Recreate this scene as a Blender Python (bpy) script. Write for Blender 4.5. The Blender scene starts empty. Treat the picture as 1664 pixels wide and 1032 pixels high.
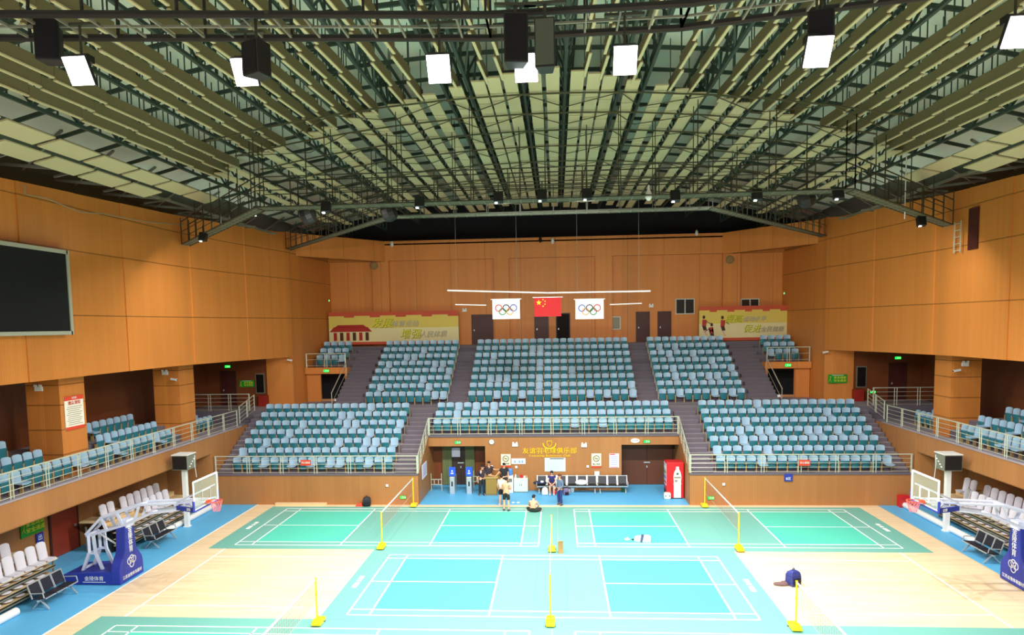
import bpy, bmesh, math, random
from mathutils import Vector, Matrix
random.seed(7)
PI = math.pi
S = bpy.context.scene
COL = S.collection

# ------------------------------------------------------------------ camera
F_PX, CH = 1142.3, 9.51
YAW, PIT, ROLL = math.radians(-4.038), math.radians(-4.636), math.radians(-0.9565)
PPX, PPY = 824.66, 619.93
def _basis():
    cy, sy, cp, sp, cr, sr = math.cos(YAW), math.sin(YAW), math.cos(PIT), math.sin(PIT), math.cos(ROLL), math.sin(ROLL)
    f = Vector((sy*cp, cy*cp, sp)); r = Vector((cy, -sy, 0)); u = r.cross(f)
    return cr*r+sr*u, -sr*r+cr*u, f
RV, UV_, FV = _basis()
cam = bpy.data.cameras.new('camera'); camo = bpy.data.objects.new('camera', cam); COL.objects.link(camo)
camo.matrix_world = Matrix(((RV.x, UV_.x, -FV.x, 0), (RV.y, UV_.y, -FV.y, 0), (RV.z, UV_.z, -FV.z, CH), (0, 0, 0, 1)))
cam.sensor_width = 36; cam.lens = F_PX/1664*36
cam.shift_x = (832-PPX)/1664; cam.shift_y = (PPY-516)/1664
cam.clip_end = 300
S.camera = camo
def at(px, py, X=None, Y=None, Z=None):
    d = FV+RV*((px-PPX)/F_PX)-UV_*((py-PPY)/F_PX)
    t = X/d.x if X is not None else Y/d.y if Y is not None else (Z-CH)/d.z
    return Vector((0, 0, CH))+d*t

# ------------------------------------------------------------------ world, exposure
w = bpy.data.worlds.new('world'); S.world = w; w.use_nodes = True
w.node_tree.nodes['Background'].inputs[0].default_value = (1.0, .93, .82, 1)
w.node_tree.nodes['Background'].inputs[1].default_value = 0.6  # even warm fill added to lift the walls, in place of bounced light
S.view_settings.view_transform = 'Standard'; S.view_settings.look = 'None'
S.view_settings.exposure = 0.0; S.view_settings.gamma = 1
FLOOD_W, FAR_W = 860, 620

AX = -0.33                                   # the hall's axis

# ------------------------------------------------------------------ materials
def srgb(r, g, b):
    f = lambda c: (c/255/12.92 if c/255 <= .04045 else ((c/255+.055)/1.055)**2.4)
    return (f(r), f(g), f(b), 1)
MATS = {}
def mat(name, rgb, rough=.5, metal=0, emit=0, spec=.4, noise=0, nscale=6, alpha=1):
    if name in MATS: return MATS[name]
    m = bpy.data.materials.new(name); m.use_nodes = True; MATS[name] = m
    nt = m.node_tree; b = nt.nodes['Principled BSDF']
    c = srgb(*rgb); b.inputs['Base Color'].default_value = c
    b.inputs['Roughness'].default_value = rough; b.inputs['Metallic'].default_value = metal
    b.inputs['Specular IOR Level'].default_value = spec
    if alpha < 1: b.inputs['Alpha'].default_value = alpha
    if emit:
        b.inputs['Emission Color'].default_value = c; b.inputs['Emission Strength'].default_value = emit
    if noise:
        tc = nt.nodes.new('ShaderNodeTexCoord'); n = nt.nodes.new('ShaderNodeTexNoise'); n.inputs['Scale'].default_value = nscale
        mx = nt.nodes.new('ShaderNodeMix'); mx.data_type = 'RGBA'; mx.blend_type = 'MULTIPLY'; mx.inputs[0].default_value = 1
        r = nt.nodes.new('ShaderNodeMapRange'); r.inputs[3].default_value = 1-noise; r.inputs[4].default_value = 1+noise
        nt.links.new(tc.outputs['Object'], n.inputs['Vector']); nt.links.new(n.outputs[0], r.inputs[0])
        mx.inputs[6].default_value = c; nt.links.new(r.outputs[0], mx.inputs[7]); nt.links.new(mx.outputs[2], b.inputs['Base Color'])
    return m
def wood(name, rgb, seams=(), vjoint=0, rough=.45, groove=.1, var=.12):
    """veneer boards: colour varies board by board along the wall, dark joints at given heights"""
    m = bpy.data.materials.new(name); m.use_nodes = True; MATS[name] = m
    nt = m.node_tree; N = nt.nodes.new; L = nt.links.new; b = nt.nodes['Principled BSDF']
    b.inputs['Roughness'].default_value = rough; b.inputs['Specular IOR Level'].default_value = .25
    def mth(op, a, c=None):
        n = N('ShaderNodeMath'); n.operation = op
        for i, v in enumerate((a, c)):
            if v is None: continue
            if isinstance(v, (int, float)): n.inputs[i].default_value = v
            else: L(v, n.inputs[i])
        return n.outputs[0]
    g = N('ShaderNodeNewGeometry'); sp = N('ShaderNodeSeparateXYZ'); sn = N('ShaderNodeSeparateXYZ')
    L(g.outputs['Position'], sp.inputs[0]); L(g.outputs['True Normal'], sn.inputs[0])
    u = mth('SUBTRACT', mth('MULTIPLY', sp.outputs[1], sn.outputs[0]), mth('MULTIPLY', sp.outputs[0], sn.outputs[1]))
    brd = mth('FLOOR', mth('DIVIDE', u, groove*2)); big = mth('FLOOR', mth('DIVIDE', u, 1.2))
    wn = N('ShaderNodeTexWhiteNoise'); wn.noise_dimensions = '1D'; L(brd, wn.inputs['W'])
    wb = N('ShaderNodeTexWhiteNoise'); wb.noise_dimensions = '1D'; L(big, wb.inputs['W'])
    cb = N('ShaderNodeCombineXYZ'); L(mth('MULTIPLY', u, 14), cb.inputs[0]); L(mth('MULTIPLY', sp.outputs[2], .5), cb.inputs[1])
    ns = N('ShaderNodeTexNoise'); ns.inputs['Scale'].default_value = 1.0; ns.inputs['Detail'].default_value = 3; L(cb.outputs[0], ns.inputs['Vector'])
    v = mth('ADD', mth('MULTIPLY', wn.outputs[0], var*.6), mth('ADD', mth('MULTIPLY', wb.outputs[0], var), mth('MULTIPLY', ns.outputs[0], var)))
    v = mth('ADD', v, 1-var*1.3)
    fr = mth('FRACT', mth('DIVIDE', u, groove)); gr = mth('LESS_THAN', fr, .12)
    v = mth('MULTIPLY', v, mth('SUBTRACT', 1, mth('MULTIPLY', gr, .16)))
    for z in seams:
        d = mth('LESS_THAN', mth('ABSOLUTE', mth('SUBTRACT', sp.outputs[2], z)), .025)
        v = mth('MULTIPLY', v, mth('SUBTRACT', 1, mth('MULTIPLY', d, .5)))
    if vjoint:
        d = mth('LESS_THAN', mth('FRACT', mth('DIVIDE', u, vjoint)), .012)
        v = mth('MULTIPLY', v, mth('SUBTRACT', 1, mth('MULTIPLY', d, .45)))
    mx = N('ShaderNodeMix'); mx.data_type = 'RGBA'; mx.blend_type = 'MULTIPLY'; mx.inputs[0].default_value = 1
    mx.inputs[6].default_value = srgb(*rgb); L(v, mx.inputs[7]); L(mx.outputs[2], b.inputs['Base Color'])
    return m
def planks(name, rgb):
    m = bpy.data.materials.new(name); m.use_nodes = True; MATS[name] = m
    nt = m.node_tree; N = nt.nodes.new; L = nt.links.new; b = nt.nodes['Principled BSDF']
    b.inputs['Roughness'].default_value = .38; b.inputs['Specular IOR Level'].default_value = .4
    tc = N('ShaderNodeTexCoord'); br = N('ShaderNodeTexBrick')
    br.inputs['Scale'].default_value = 1; br.inputs['Brick Width'].default_value = 1.8; br.inputs['Row Height'].default_value = .12
    br.inputs['Mortar Size'].default_value = .003
    r, g_, bb = rgb
    br.inputs['Color1'].default_value = srgb(r, g_, bb); br.inputs['Color2'].default_value = srgb(int(r*.96), int(g_*.94), int(bb*.9))
    br.inputs['Mortar'].default_value = srgb(int(r*.9), int(g_*.86), int(bb*.78))
    L(tc.outputs['Object'], br.inputs['Vector']); L(br.outputs[0], b.inputs['Base Color'])
    return m
def mesh_alpha(name, rgb, a):
    m = mat(name, rgb, .7); m.node_tree.nodes['Principled BSDF'].inputs['Alpha'].default_value = a
    return m

W_UP = wood('veneer_upper', (212, 132, 62), seams=(10.15, 12.7, 14.4))
W_BACK = wood('veneer_back', (220, 138, 70), seams=(), vjoint=2.6)
W_LOW = wood('veneer_low', (174, 119, 71), groove=.1)
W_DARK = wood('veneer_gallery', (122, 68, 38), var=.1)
W_PILLAR = wood('veneer_pillar', (206, 128, 60), seams=(4.6, 5.6, 6.6, 7.4))
WHITE = mat('white_paint', (236, 236, 234), .4)
CREAM = mat('cream_panel', (208, 198, 156), .8)
OLIVE = mat('olive_baffle', (126, 116, 82), .9)  # one darker olive for the baffle boards; their edge strips are cream
DECK = mat('mint_roof_sheet', (232, 238, 224), .6, noise=.1, nscale=.6)
STEEL = mat('green_steel', (62, 78, 70), .5, metal=.2)
DKSTEEL = mat('dark_steel', (58, 60, 46), .6)
TUBEB = mat('black_tube', (24, 23, 20), .6)
GREYST = mat('grey_steel', (122, 124, 110), .5)
OLIVST = mat('olive_steel', (84, 86, 62), .6)
BLACK = mat('black_plastic', (22, 22, 23), .5)
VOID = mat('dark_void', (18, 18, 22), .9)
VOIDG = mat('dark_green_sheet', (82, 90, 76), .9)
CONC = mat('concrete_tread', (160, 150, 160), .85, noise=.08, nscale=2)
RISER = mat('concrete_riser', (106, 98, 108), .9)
RAILM = mat('brushed_rail', (214, 216, 196), .3, metal=.35)
SBACK = mat('pale_blue_plastic', (158, 188, 211), .4)
SPAN = mat('teal_plastic', (46, 118, 132), .42)
SLEG = mat('ochre_bracket', (188, 158, 104), .5)
LILAC = mat('lilac_grey_plastic', (206, 202, 212), .45)
PLY = mat('plywood_edge', (226, 196, 150), .55)
BLUEF = mat('blue_floor_sheet', (92, 178, 228), .5, noise=.03, nscale=1)
MATPALE = mat('pale_green_mat', (113, 180, 168), .5)
MATTURQ = mat('turquoise_mat', (84, 204, 180), .5)
LINE = mat('white_line', (250, 250, 248), .5)
YELLOW = mat('yellow_paint', (250, 214, 30), .45)
BLUEPAD = mat('royal_blue_pad', (44, 58, 160), .5)
HOOPW = mat('white_blue_steel', (214, 222, 246), .35)
ORANGE = mat('orange_rim', (240, 92, 56), .4)
NETRED = mat('red_white_net', (238, 128, 140), .6)
NETC = mat('brown_net_cord', (176, 104, 84), .8)
GLASS = mat('clear_board', (200, 214, 196), .08, alpha=.22)
PADBLK = mat('black_pad', (34, 36, 48), .5)
CHROME = mat('grey_metal', (196, 202, 206), .28, metal=.5)
REDM = mat('red_paint', (206, 34, 42), .4)
REDSIGN = mat('red_sign', (222, 72, 44), .5)
DOORM = mat('dark_red_door', (74, 30, 26), .5)
DOORL = mat('red_brown_door', (138, 52, 32), .5)
DOORB = mat('brown_door', (96, 54, 34), .5)
GREENS = mat('green_sign', (40, 150, 44), .5)
GREENE = mat('green_lit', (30, 225, 70), .5, emit=1.6)
YELT = mat('yellow_text', (232, 226, 50), .5)
GOLD = mat('gold_letter', (250, 206, 24), .35)
FLOODE = mat('flood_face', (255, 252, 255), .5, emit=14)
GLOWE = mat('lamp_glow', (240, 246, 255), .5, emit=5)
SKIN = mat('skin', (226, 168, 134), .5)
HAIR = mat('black_hair', (30, 24, 22), .6)

# ------------------------------------------------------------------ mesh builder
class MB:
    def __init__(s): s.v, s.f, s.m, s.mats = [], [], [], []
    def mi(s, m):
        if m not in s.mats: s.mats.append(m)
        return s.mats.index(m)
    def face(s, pts, m):
        i = len(s.v); s.v += [tuple(p) for p in pts]; s.f.append(tuple(range(i, i+len(pts)))); s.m.append(s.mi(m)); return s
    def hexa(s, b, t, m, skip=()):
        """b, t: four bottom and four top corners, counterclockwise from above"""
        i = len(s.v); s.v += [tuple(p) for p in b]+[tuple(p) for p in t]; k = s.mi(m)
        fs = {'bot': (3, 2, 1, 0), 'top': (4, 5, 6, 7), 's0': (0, 1, 5, 4), 's1': (1, 2, 6, 5), 's2': (2, 3, 7, 6), 's3': (3, 0, 4, 7)}
        for n, q in fs.items():
            if n not in skip: s.f.append(tuple(i+j for j in q)); s.m.append(k)
        return s
    def box(s, x0, x1, y0, y1, z0, z1, m):
        return s.hexa([(x0, y0, z0), (x1, y0, z0), (x1, y1, z0), (x0, y1, z0)], [(x0, y0, z1), (x1, y0, z1), (x1, y1, z1), (x0, y1, z1)], m)
    def cbox(s, c, sz, m, rot=None):
        c = Vector(c); h = Vector(sz)/2; R = rot or Matrix.Identity(3)
        P = lambda x, y, z: c+R@Vector((x*h.x, y*h.y, z*h.z))
        return s.hexa([P(-1, -1, -1), P(1, -1, -1), P(1, 1, -1), P(-1, 1, -1)], [P(-1, -1, 1), P(1, -1, 1), P(1, 1, 1), P(-1, 1, 1)], m)
    def tube(s, p, q, r, m, n=6, r2=None, cap=True):
        p, q = Vector(p), Vector(q); d = (q-p)
        if d.length < 1e-6: return s
        d.normalize(); a = d.orthogonal().normalized(); b = d.cross(a); i = len(s.v); k = s.mi(m); r2 = r if r2 is None else r2
        for c, rr in ((p, r), (q, r2)):
            for j in range(n):
                t = 2*PI*j/n+PI/n; s.v.append(tuple(c+a*(rr*math.cos(t))+b*(rr*math.sin(t))))
        for j in range(n):
            s.f.append((i+j, i+(j+1) % n, i+n+(j+1) % n, i+n+j)); s.m.append(k)
        if cap:
            s.f.append(tuple(i+n-1-j for j in range(n))); s.m.append(k); s.f.append(tuple(i+n+j for j in range(n))); s.m.append(k)
        return s
    def path(s, pts, r, m, n=6):
        for a, b in zip(pts, pts[1:]): s.tube(a, b, r, m, n)
        return s
    def bar(s, p, q, w_, h_, m, up=(0, 0, 1)):
        p, q = Vector(p), Vector(q); d = (q-p).normalized(); u = Vector(up)
        a = d.cross(u)
        a = a.normalized() if a.length > 1e-5 else d.orthogonal().normalized()
        u = a.cross(d); a *= w_/2; u *= h_/2
        return s.hexa([p-a-u, p+a-u, q+a-u, q-a-u], [p-a+u, p+a+u, q+a+u, q-a+u], m)
    def lathe(s, prof, c, m, n=14):
        i = len(s.v); k = s.mi(m); c = Vector(c)
        for r, z in prof:
            for j in range(n): s.v.append((c.x+r*math.cos(2*PI*j/n), c.y+r*math.sin(2*PI*j/n), c.z+z))
        for a in range(len(prof)-1):
            for j in range(n):
                s.f.append((i+a*n+j, i+a*n+(j+1) % n, i+(a+1)*n+(j+1) % n, i+(a+1)*n+j)); s.m.append(k)
        s.f.append(tuple(i+n-1-j for j in range(n))); s.m.append(k)
        e = i+(len(prof)-1)*n; s.f.append(tuple(e+j for j in range(n))); s.m.append(k)
        return s
    def prism(s, pts, off, m):
        """closed outline pts (3-D) swept by off"""
        off = Vector(off); n = len(pts); i = len(s.v); k = s.mi(m)
        s.v += [tuple(p) for p in pts]+[tuple(Vector(p)+off) for p in pts]
        s.f.append(tuple(range(i+n-1, i-1, -1))); s.m.append(k); s.f.append(tuple(range(i+n, i+2*n))); s.m.append(k)
        for j in range(n): s.f.append((i+j, i+(j+1) % n, i+n+(j+1) % n, i+n+j)); s.m.append(k)
        return s
    def ball(s, c, r, m, nu=10, nv=6):
        rx, ry, rz = r if isinstance(r, (tuple, list)) else (r, r, r); c = Vector(c); i = len(s.v); k = s.mi(m)
        for a in range(1, nv):
            t = PI*a/nv
            for j in range(nu): s.v.append((c.x+rx*math.sin(t)*math.cos(2*PI*j/nu), c.y+ry*math.sin(t)*math.sin(2*PI*j/nu), c.z+rz*math.cos(t)))
        top = len(s.v); s.v += [(c.x, c.y, c.z+rz), (c.x, c.y, c.z-rz)]
        for a in range(nv-2):
            for j in range(nu): s.f.append((i+a*nu+j, i+(a+1)*nu+j, i+(a+1)*nu+(j+1) % nu, i+a*nu+(j+1) % nu)); s.m.append(k)
        for j in range(nu):
            s.f.append((top, i+j, i+(j+1) % nu)); s.m.append(k)
            e = i+(nv-2)*nu; s.f.append((top+1, e+(j+1) % nu, e+j)); s.m.append(k)
        return s
    def mesh(s, name):
        me = bpy.data.meshes.new(name); me.from_pydata(s.v, [], s.f)
        for m in s.mats: me.materials.append(m)
        me.polygons.foreach_set('material_index', s.m); me.update()
        bm = bmesh.new(); bm.from_mesh(me); bmesh.ops.recalc_face_normals(bm, faces=bm.faces); bm.to_mesh(me); bm.free()
        return me
    def build(s, name, parent=None, loc=None, rotz=0, bevel=0, smooth=False):
        o = bpy.data.objects.new(name, s.mesh(name)); COL.objects.link(o)
        if parent: o.parent = parent
        if loc is not None: o.location = loc
        if rotz: o.rotation_euler.z = rotz
        if bevel:
            b = o.modifiers.new('bevel', 'BEVEL'); b.width = bevel; b.segments = 2; b.limit_method = 'ANGLE'
        if smooth:
            for p in o.data.polygons: p.use_smooth = True
        return o
def tag(o, label, cat, group=None, kind=None):
    o['label'] = label; o['category'] = cat
    if group: o['group'] = group
    o['kind'] = kind or 'thing'
    return o
def thing(name, label, cat, loc=(0, 0, 0), rotz=0, group=None):
    o = bpy.data.objects.new(name, None); COL.objects.link(o); o.location = loc; o.rotation_euler.z = rotz
    o.empty_display_size = .1
    return tag(o, label, cat, group)
def struct(o):
    o['kind'] = 'structure'; return o
def copy_tree(o, parent=None):
    c = o.copy(); COL.objects.link(c)
    if parent: c.parent = parent
    for ch in list(o.children): copy_tree(ch, c)
    return c
ORD = lambda n: str(n)+('th' if 10 <= n % 100 <= 20 else {1: 'st', 2: 'nd', 3: 'rd'}.get(n % 10, 'th'))
WORDS = ['first', 'second', 'third', 'fourth', 'fifth', 'sixth', 'seventh', 'eighth', 'ninth', 'tenth']

TMP = bpy.data.scenes.new('bench')                 # a side scene in which modifiers and letters are turned into meshes
def baked(o):
    TMP.collection.objects.link(o); vl = TMP.view_layers[0]; vl.update()
    return bpy.data.meshes.new_from_object(o.evaluated_get(vl.depsgraph))
def text(s, size, m, parent, loc, rot=(PI/2, 0, 0), name='lettering', sx=1, ext=.004, align='CENTER', shear=0):
    cu = bpy.data.curves.new('txt', 'FONT'); cu.body = s; cu.size = size; cu.extrude = ext; cu.align_x = align; cu.align_y = 'CENTER'
    cu.shear = shear; cu.resolution_u = 2
    o = bpy.data.objects.new('txt', cu); me = baked(o)
    bpy.data.objects.remove(o); bpy.data.curves.remove(cu)
    me.materials.clear(); me.materials.append(m)
    t = bpy.data.objects.new(name, me); COL.objects.link(t)
    if parent: t.parent = parent
    t.location = loc; t.rotation_euler = rot; t.scale = (sx, 1, 1)
    return t

# ================================================================== SETTING
SIDES = ((-1, 'left'), (1, 'right'))
XL, XR = -16.25, 16.2
M = MB(); M.box(XL, XR, 4, 36.4, -.1, 0, planks('maple_boards', (246, 222, 186)))
struct(M.build('floor'))
M = MB()
for (x, y, x1, y1) in ((XL, 36.2, -22, 4), (XR, 36.2, 22, 4)):
    M.box(min(x, x1), max(x, x1), y1, 36.4, -.1, .001, BLUEF)
M.box(-7.42, 6.8, 36.4, 41.3, -.1, .001, BLUEF)
struct(M.build('floor_blue'))
M = MB()                                        # court markings taped on the boards
for s in (-1, 1):
    x = AX+s*14.15; M.box(x-.03, x+.03, 5, 35.7, 0, .003, LINE)
    M.box(min(x, x-s*5.8), max(x, x-s*5.8), 22.75, 22.8, 0, .003, LINE); M.box(min(x, x-s*5.8), max(x, x-s*5.8), 27.9, 27.95, 0, .003, LINE)
M.box(AX-14.15, AX+14.15, 35.65, 35.7, 0, .003, LINE)
for s, x in ((-1, XL), (1, XR)): M.box(x-.03, x+.03, 4, 36.4, 0, .004, LINE if s < 0 else PLY)
M.box(-15.2, -12.4, 36.2, 36.38, 0, .14, PLY)
struct(M.build('trim_1'))

# ---- lower stand
ROW0, DY, DZ, ZB = 37.2, .79, .404, 1.58
yb = lambda k: ROW0+DY*(k-1)
yf = lambda k: 36.45 if k == 1 else yb(k)-.62
zf = lambda k: ZB+DZ*(k-1)
UY0, UDY, UDZ, UZ = 44.0, .84, .445, 4.5
uyb = lambda k: UY0+UDY*(k-1)
uyf = lambda k: uyb(k)-.62
uzf = lambda k: UZ+UDZ*(k-1)
ZA = 4.42
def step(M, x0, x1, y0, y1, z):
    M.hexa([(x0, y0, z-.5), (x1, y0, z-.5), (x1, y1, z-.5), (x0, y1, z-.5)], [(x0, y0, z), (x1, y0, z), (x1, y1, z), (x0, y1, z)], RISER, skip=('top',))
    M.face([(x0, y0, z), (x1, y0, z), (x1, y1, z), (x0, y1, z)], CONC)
X_IN_L, X_IN_R = -7.42, 6.8
for s, nm in SIDES:
    M = MB(); xo = AX+s*18.32; xi = X_IN_L-.07 if s < 0 else X_IN_R+.07
    a, b = min(xo, xi), max(xo, xi)
    for k in range(1, 8):
        step(M, a, b, yf(k), yf(k+1), zf(k))
        for u, v in ((AX+s*17.55, xo), (xi, AX+s*8.45)):
            if k < 7 or True: step(M, min(u, v), max(u, v), yf(k+1)-.37, yf(k+1), zf(k)+.202)
    struct(M.build('stand_terrace_'+nm))
M = MB()
for k in range(5, 8): step(M, X_IN_L, X_IN_R, 39.72 if k == 5 else yf(k), yf(k+1), zf(k))
struct(M.build('stand_terrace_centre'))
# ---- cross aisle and upper stand
M = MB(); step(M, AX-22.9, AX+22.9, yf(8), uyf(1), ZA); M.box(AX-23, AX+23, yf(8)+.05, yf(8)+.2, 2.5, ZA-.3, RISER)
for s in (-1, 1):
    a, b = sorted((AX+s*13.9, AX+s*22.9)); step(M, a, b, uyf(1), 47.4, ZA)
struct(M.build('cross_aisle'))
M = MB()
for k in range(1, 9):
    step(M, AX-13.9, AX+13.9, uyf(k), uyf(k+1), uzf(k))
    for u, v in ((-13.9, -12.25), (12.25, 13.9), (-6.75, -5.3), (5.3, 6.75)):
        step(M, AX+u, AX+v, uyf(k+1)-.42, uyf(k+1), uzf(k)+.22)
    if k >= 6:
        for s in (-1, 1):
            a, b = sorted((AX+s*13.9, AX+s*16.7)); step(M, a, b, uyf(k), uyf(k+1), uzf(k))
step(M, AX-17, AX+17, uyf(9), 52.3, uzf(9))
struct(M.build('stand_terrace_upper'))
# ---- podium walls
M = MB()
for s in (-1, 1):
    a, b = sorted((AX+s*18.4, X_IN_L if s < 0 else X_IN_R))
    M.box(a, b, 36.4, 36.55, 0, 1.6, W_LOW); M.box(a, b, 36.36, 36.6, 1.6, 1.68, RISER)
struct(M.build('wall_podium'))
M = MB()
for x, t in ((X_IN_L, -.14), (X_IN_R, .14)):
    a, b = sorted((x, x+t))
    M.prism([(a, 36.5, 0), (a, 41.2, 0), (a, 41.2, 3.2), (a, 39.67, 3.2), (a, 36.5, 1.7)], (b-a, 0, 0), W_LOW)
struct(M.build('wall_recess_side'))
M = MB(); M.box(-4.15, 3.6, 39.67, 39.8, 0, 3.12, W_LOW)
M.box(-7.42, -4.15, 39.67, 39.8, 2.58, 3.12, W_LOW); M.box(3.6, 6.8, 39.67, 39.8, 2.62, 3.12, W_LOW)
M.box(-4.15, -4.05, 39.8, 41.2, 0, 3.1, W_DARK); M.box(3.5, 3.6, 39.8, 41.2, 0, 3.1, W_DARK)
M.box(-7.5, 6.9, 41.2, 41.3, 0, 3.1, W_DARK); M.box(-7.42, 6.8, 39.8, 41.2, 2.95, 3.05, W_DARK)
M.box(-7.42, 6.8, 39.6, 39.8, 3.12, 3.22, RISER)
struct(M.build('wall_recess'))
# ---- side galleries
for s, nm in SIDES:
    P = lambda d: AX+s*d
    def bx(M, d0, d1, y0, y1, z0, z1, m):
        a, b = sorted((P(d0), P(d1))); M.box(a, b, y0, y1, z0, z1, m)
    M = MB(); bx(M, 18.4, 18.5, 6, 40.1, 2.8, 3.72, W_LOW); struct(M.build('wall_gallery_front_'+nm))
    M = MB(); bx(M, 18.36, 18.62, 6, 40.2, 3.72, 3.78, CONC); struct(M.build('trim_gallery_'+nm))
    M = MB(); bx(M, 18.45, 23, 6, 42.2, 2.75, 2.85, W_LOW); bx(M, 20.9, 21, 6, 36.5, 0, 2.8, W_LOW); bx(M, 18.4, 20.95, 36.36, 36.5, 0, 2.8, W_LOW)
    a0, a1 = (36.5, 40.1)
    M.prism([(P(18.38), 36.5, 0), (P(18.38), 42.2, 0), (P(18.38), 42.2, 3.72), (P(18.38), 36.5, 3.72)], (s*.06, 0, 0), W_LOW)
    struct(M.build('wall_lower_'+nm))
    M = MB()
    a, b = sorted((P(18.5), P(19.45))); step(M, a, b, 6, 42.2, 3.65)
    a, b = sorted((P(19.45), P(20.3))); step(M, a, b, 6, 36, 4.05); step(M, a, b, 36, 42.2, 3.66)
    a, b = sorted((P(20.3), P(23))); step(M, a, b, 6, 36, 4.5); step(M, a, b, 36, 42.2, 3.67)
    struct(M.build('gallery_terrace_'+nm))
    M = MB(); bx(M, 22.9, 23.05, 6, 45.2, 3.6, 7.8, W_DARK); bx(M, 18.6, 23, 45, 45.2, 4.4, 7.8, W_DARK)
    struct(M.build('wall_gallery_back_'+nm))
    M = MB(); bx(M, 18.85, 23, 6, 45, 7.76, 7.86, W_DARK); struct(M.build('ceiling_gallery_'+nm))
    # columns under the facade
    for j, y in enumerate((17.4, 26.25, 35.15)):
        M = MB(); bx(M, 19.4, 20.8, y+.25, y+1.75, 3.65, 7.76, W_PILLAR); struct(M.build('pillar_'+nm))
    # upper facade: tall veneer bays, each a little proud of its neighbour
    M = MB()
    ys = [6, 9, 12, 15, 18, 21, 24, 27, 30, 33, 35.5, 38, 40.5, 42.8, 44.9]
    def dd(y):
        return 18.62 if y < 33 else 18.62-1.75*((y-33)/12)**1.7
    for j, (y0, y1) in enumerate(zip(ys, ys[1:])):
        o = .05 if j % 2 else 0
        q = [(P(dd(y0)+o), y0), (P(dd(y1)+o), y1), (P(dd(y1)+.4), y1), (P(dd(y0)+.4), y0)]
        if s > 0: q = q[::-1]
        M.hexa([(x, y, 7.72-.1*max(0, (y-33)/12)) for x, y in q], [(x, y, min(15.6, 14.78+.037*(y-22))) for x, y in q], W_UP)
    struct(M.build('wall_'+nm))
    # pier at the end of the facade, running back to the rear wall
    M = MB(); q = [(P(18.7), 44.9), (P(17.0), 45.1), (P(16.6), 52.3), (P(18.7), 52.3)]
    if s > 0: q = q[::-1]
    M.hexa([(x, y, 3.9) for x, y in q], [(x, y, 15.75) for x, y in q], W_UP)
    struct(M.build('wall_pier_'+nm))
    # diagonal header across the corner
    M = MB(); q = [(P(17.05), 46.2), (P(12.3), 52.0), (P(12.9), 52.3), (P(17.2), 47.2)]
    if s > 0: q = q[::-1]
    M.hexa([(x, y, 14.3) for x, y in q], [(x, y, 15.8) for x, y in q], W_BACK); struct(M.build('trim_corner_'+nm))
    # corner balcony over the passage
    M = MB(); bx(M, 13.9, 16.85, 46.9, 47.6, 6.35, 6.78, W_BACK); bx(M, 15.9, 16.85, 47.2, 47.4, 4.4, 6.4, W_BACK); bx(M, 13.95, 14.1, 46.95, 47.5, 4.4, 6.4, W_BACK)
    struct(M.build('wall_corner_balcony_'+nm))
    M = MB(); bx(M, 13.9, 16.85, 49.2, 49.3, 4.4, 6.4, VOID); bx(M, 13.9, 16.85, 47.5, 49.3, 6.2, 6.35, VOID); struct(M.build('wall_passage_'+nm))  # near-black faces carry the dark of the open passage in their colour
# ---- rear wall
M = MB(); M.box(-18, 17.4, 52.3, 52.5, 8, 15.8, W_BACK); M.box(-18, 17.4, 52.0, 52.3, 14.35, 15.8, W_BACK)
for a, b in ((-13.63, -12.38), (-4.53, -3.44), (2.86, 4.1), (12.01, 13.23)): M.box(a, b, 52.0, 52.3, 8, 14.35, W_BACK)
struct(M.build('wall_back'))
M = MB(); M.box(-24, 24, 53.2, 53.3, 14, 20, VOID); struct(M.build('wall_void'))  # near-black sheet stands in for the unlit space above the rear wall
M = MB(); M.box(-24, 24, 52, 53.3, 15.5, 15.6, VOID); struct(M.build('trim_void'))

# ---- roof: arched deck
ZP = lambda d: 17.6-.008*d*d                     # underside of the ceiling panels at distance d from the axis
M = MB(); ds = [i*1.2 for i in range(-15, 16)]
for a, b in zip(ds, ds[1:]):
    M.hexa([(AX+a, 3, ZP(a)+1.7), (AX+b, 3, ZP(b)+1.7), (AX+b, 53.3, ZP(b)+1.7), (AX+a, 53.3, ZP(a)+1.7)], [(AX+a, 3, ZP(a)+1.8), (AX+b, 3, ZP(b)+1.8), (AX+b, 53.3, ZP(b)+1.8), (AX+a, 53.3, ZP(a)+1.8)], DECK)
struct(M.build('ceiling'))
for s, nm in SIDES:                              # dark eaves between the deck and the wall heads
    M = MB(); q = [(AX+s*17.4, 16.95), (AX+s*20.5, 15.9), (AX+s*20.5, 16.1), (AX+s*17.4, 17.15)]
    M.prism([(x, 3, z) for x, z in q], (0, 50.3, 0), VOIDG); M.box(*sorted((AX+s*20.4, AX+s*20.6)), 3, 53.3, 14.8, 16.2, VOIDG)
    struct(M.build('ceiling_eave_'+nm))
    M = MB()
    for y in [7+3.0*i for i in range(15)]:
        M.bar((AX+s*16.9, y, 15.35), (AX+s*20.2, y+.2, 15.75), .1, .1, GREYST); M.bar((AX+s*16.9, y, 15.35), (AX+s*19.0, y+1.5, 15.5), .07, .07, GREYST)
        M.bar((AX+s*17.5, y, 16.8), (AX+s*20.2, y+1.4, 15.8), .08, .08, GREYST)
    M.bar((AX+s*17.4, 6, 15.45), (AX+s*17.4, 50, 15.45), .1, .1, GREYST)
    struct(M.build('trim_eave_'+nm))
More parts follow.
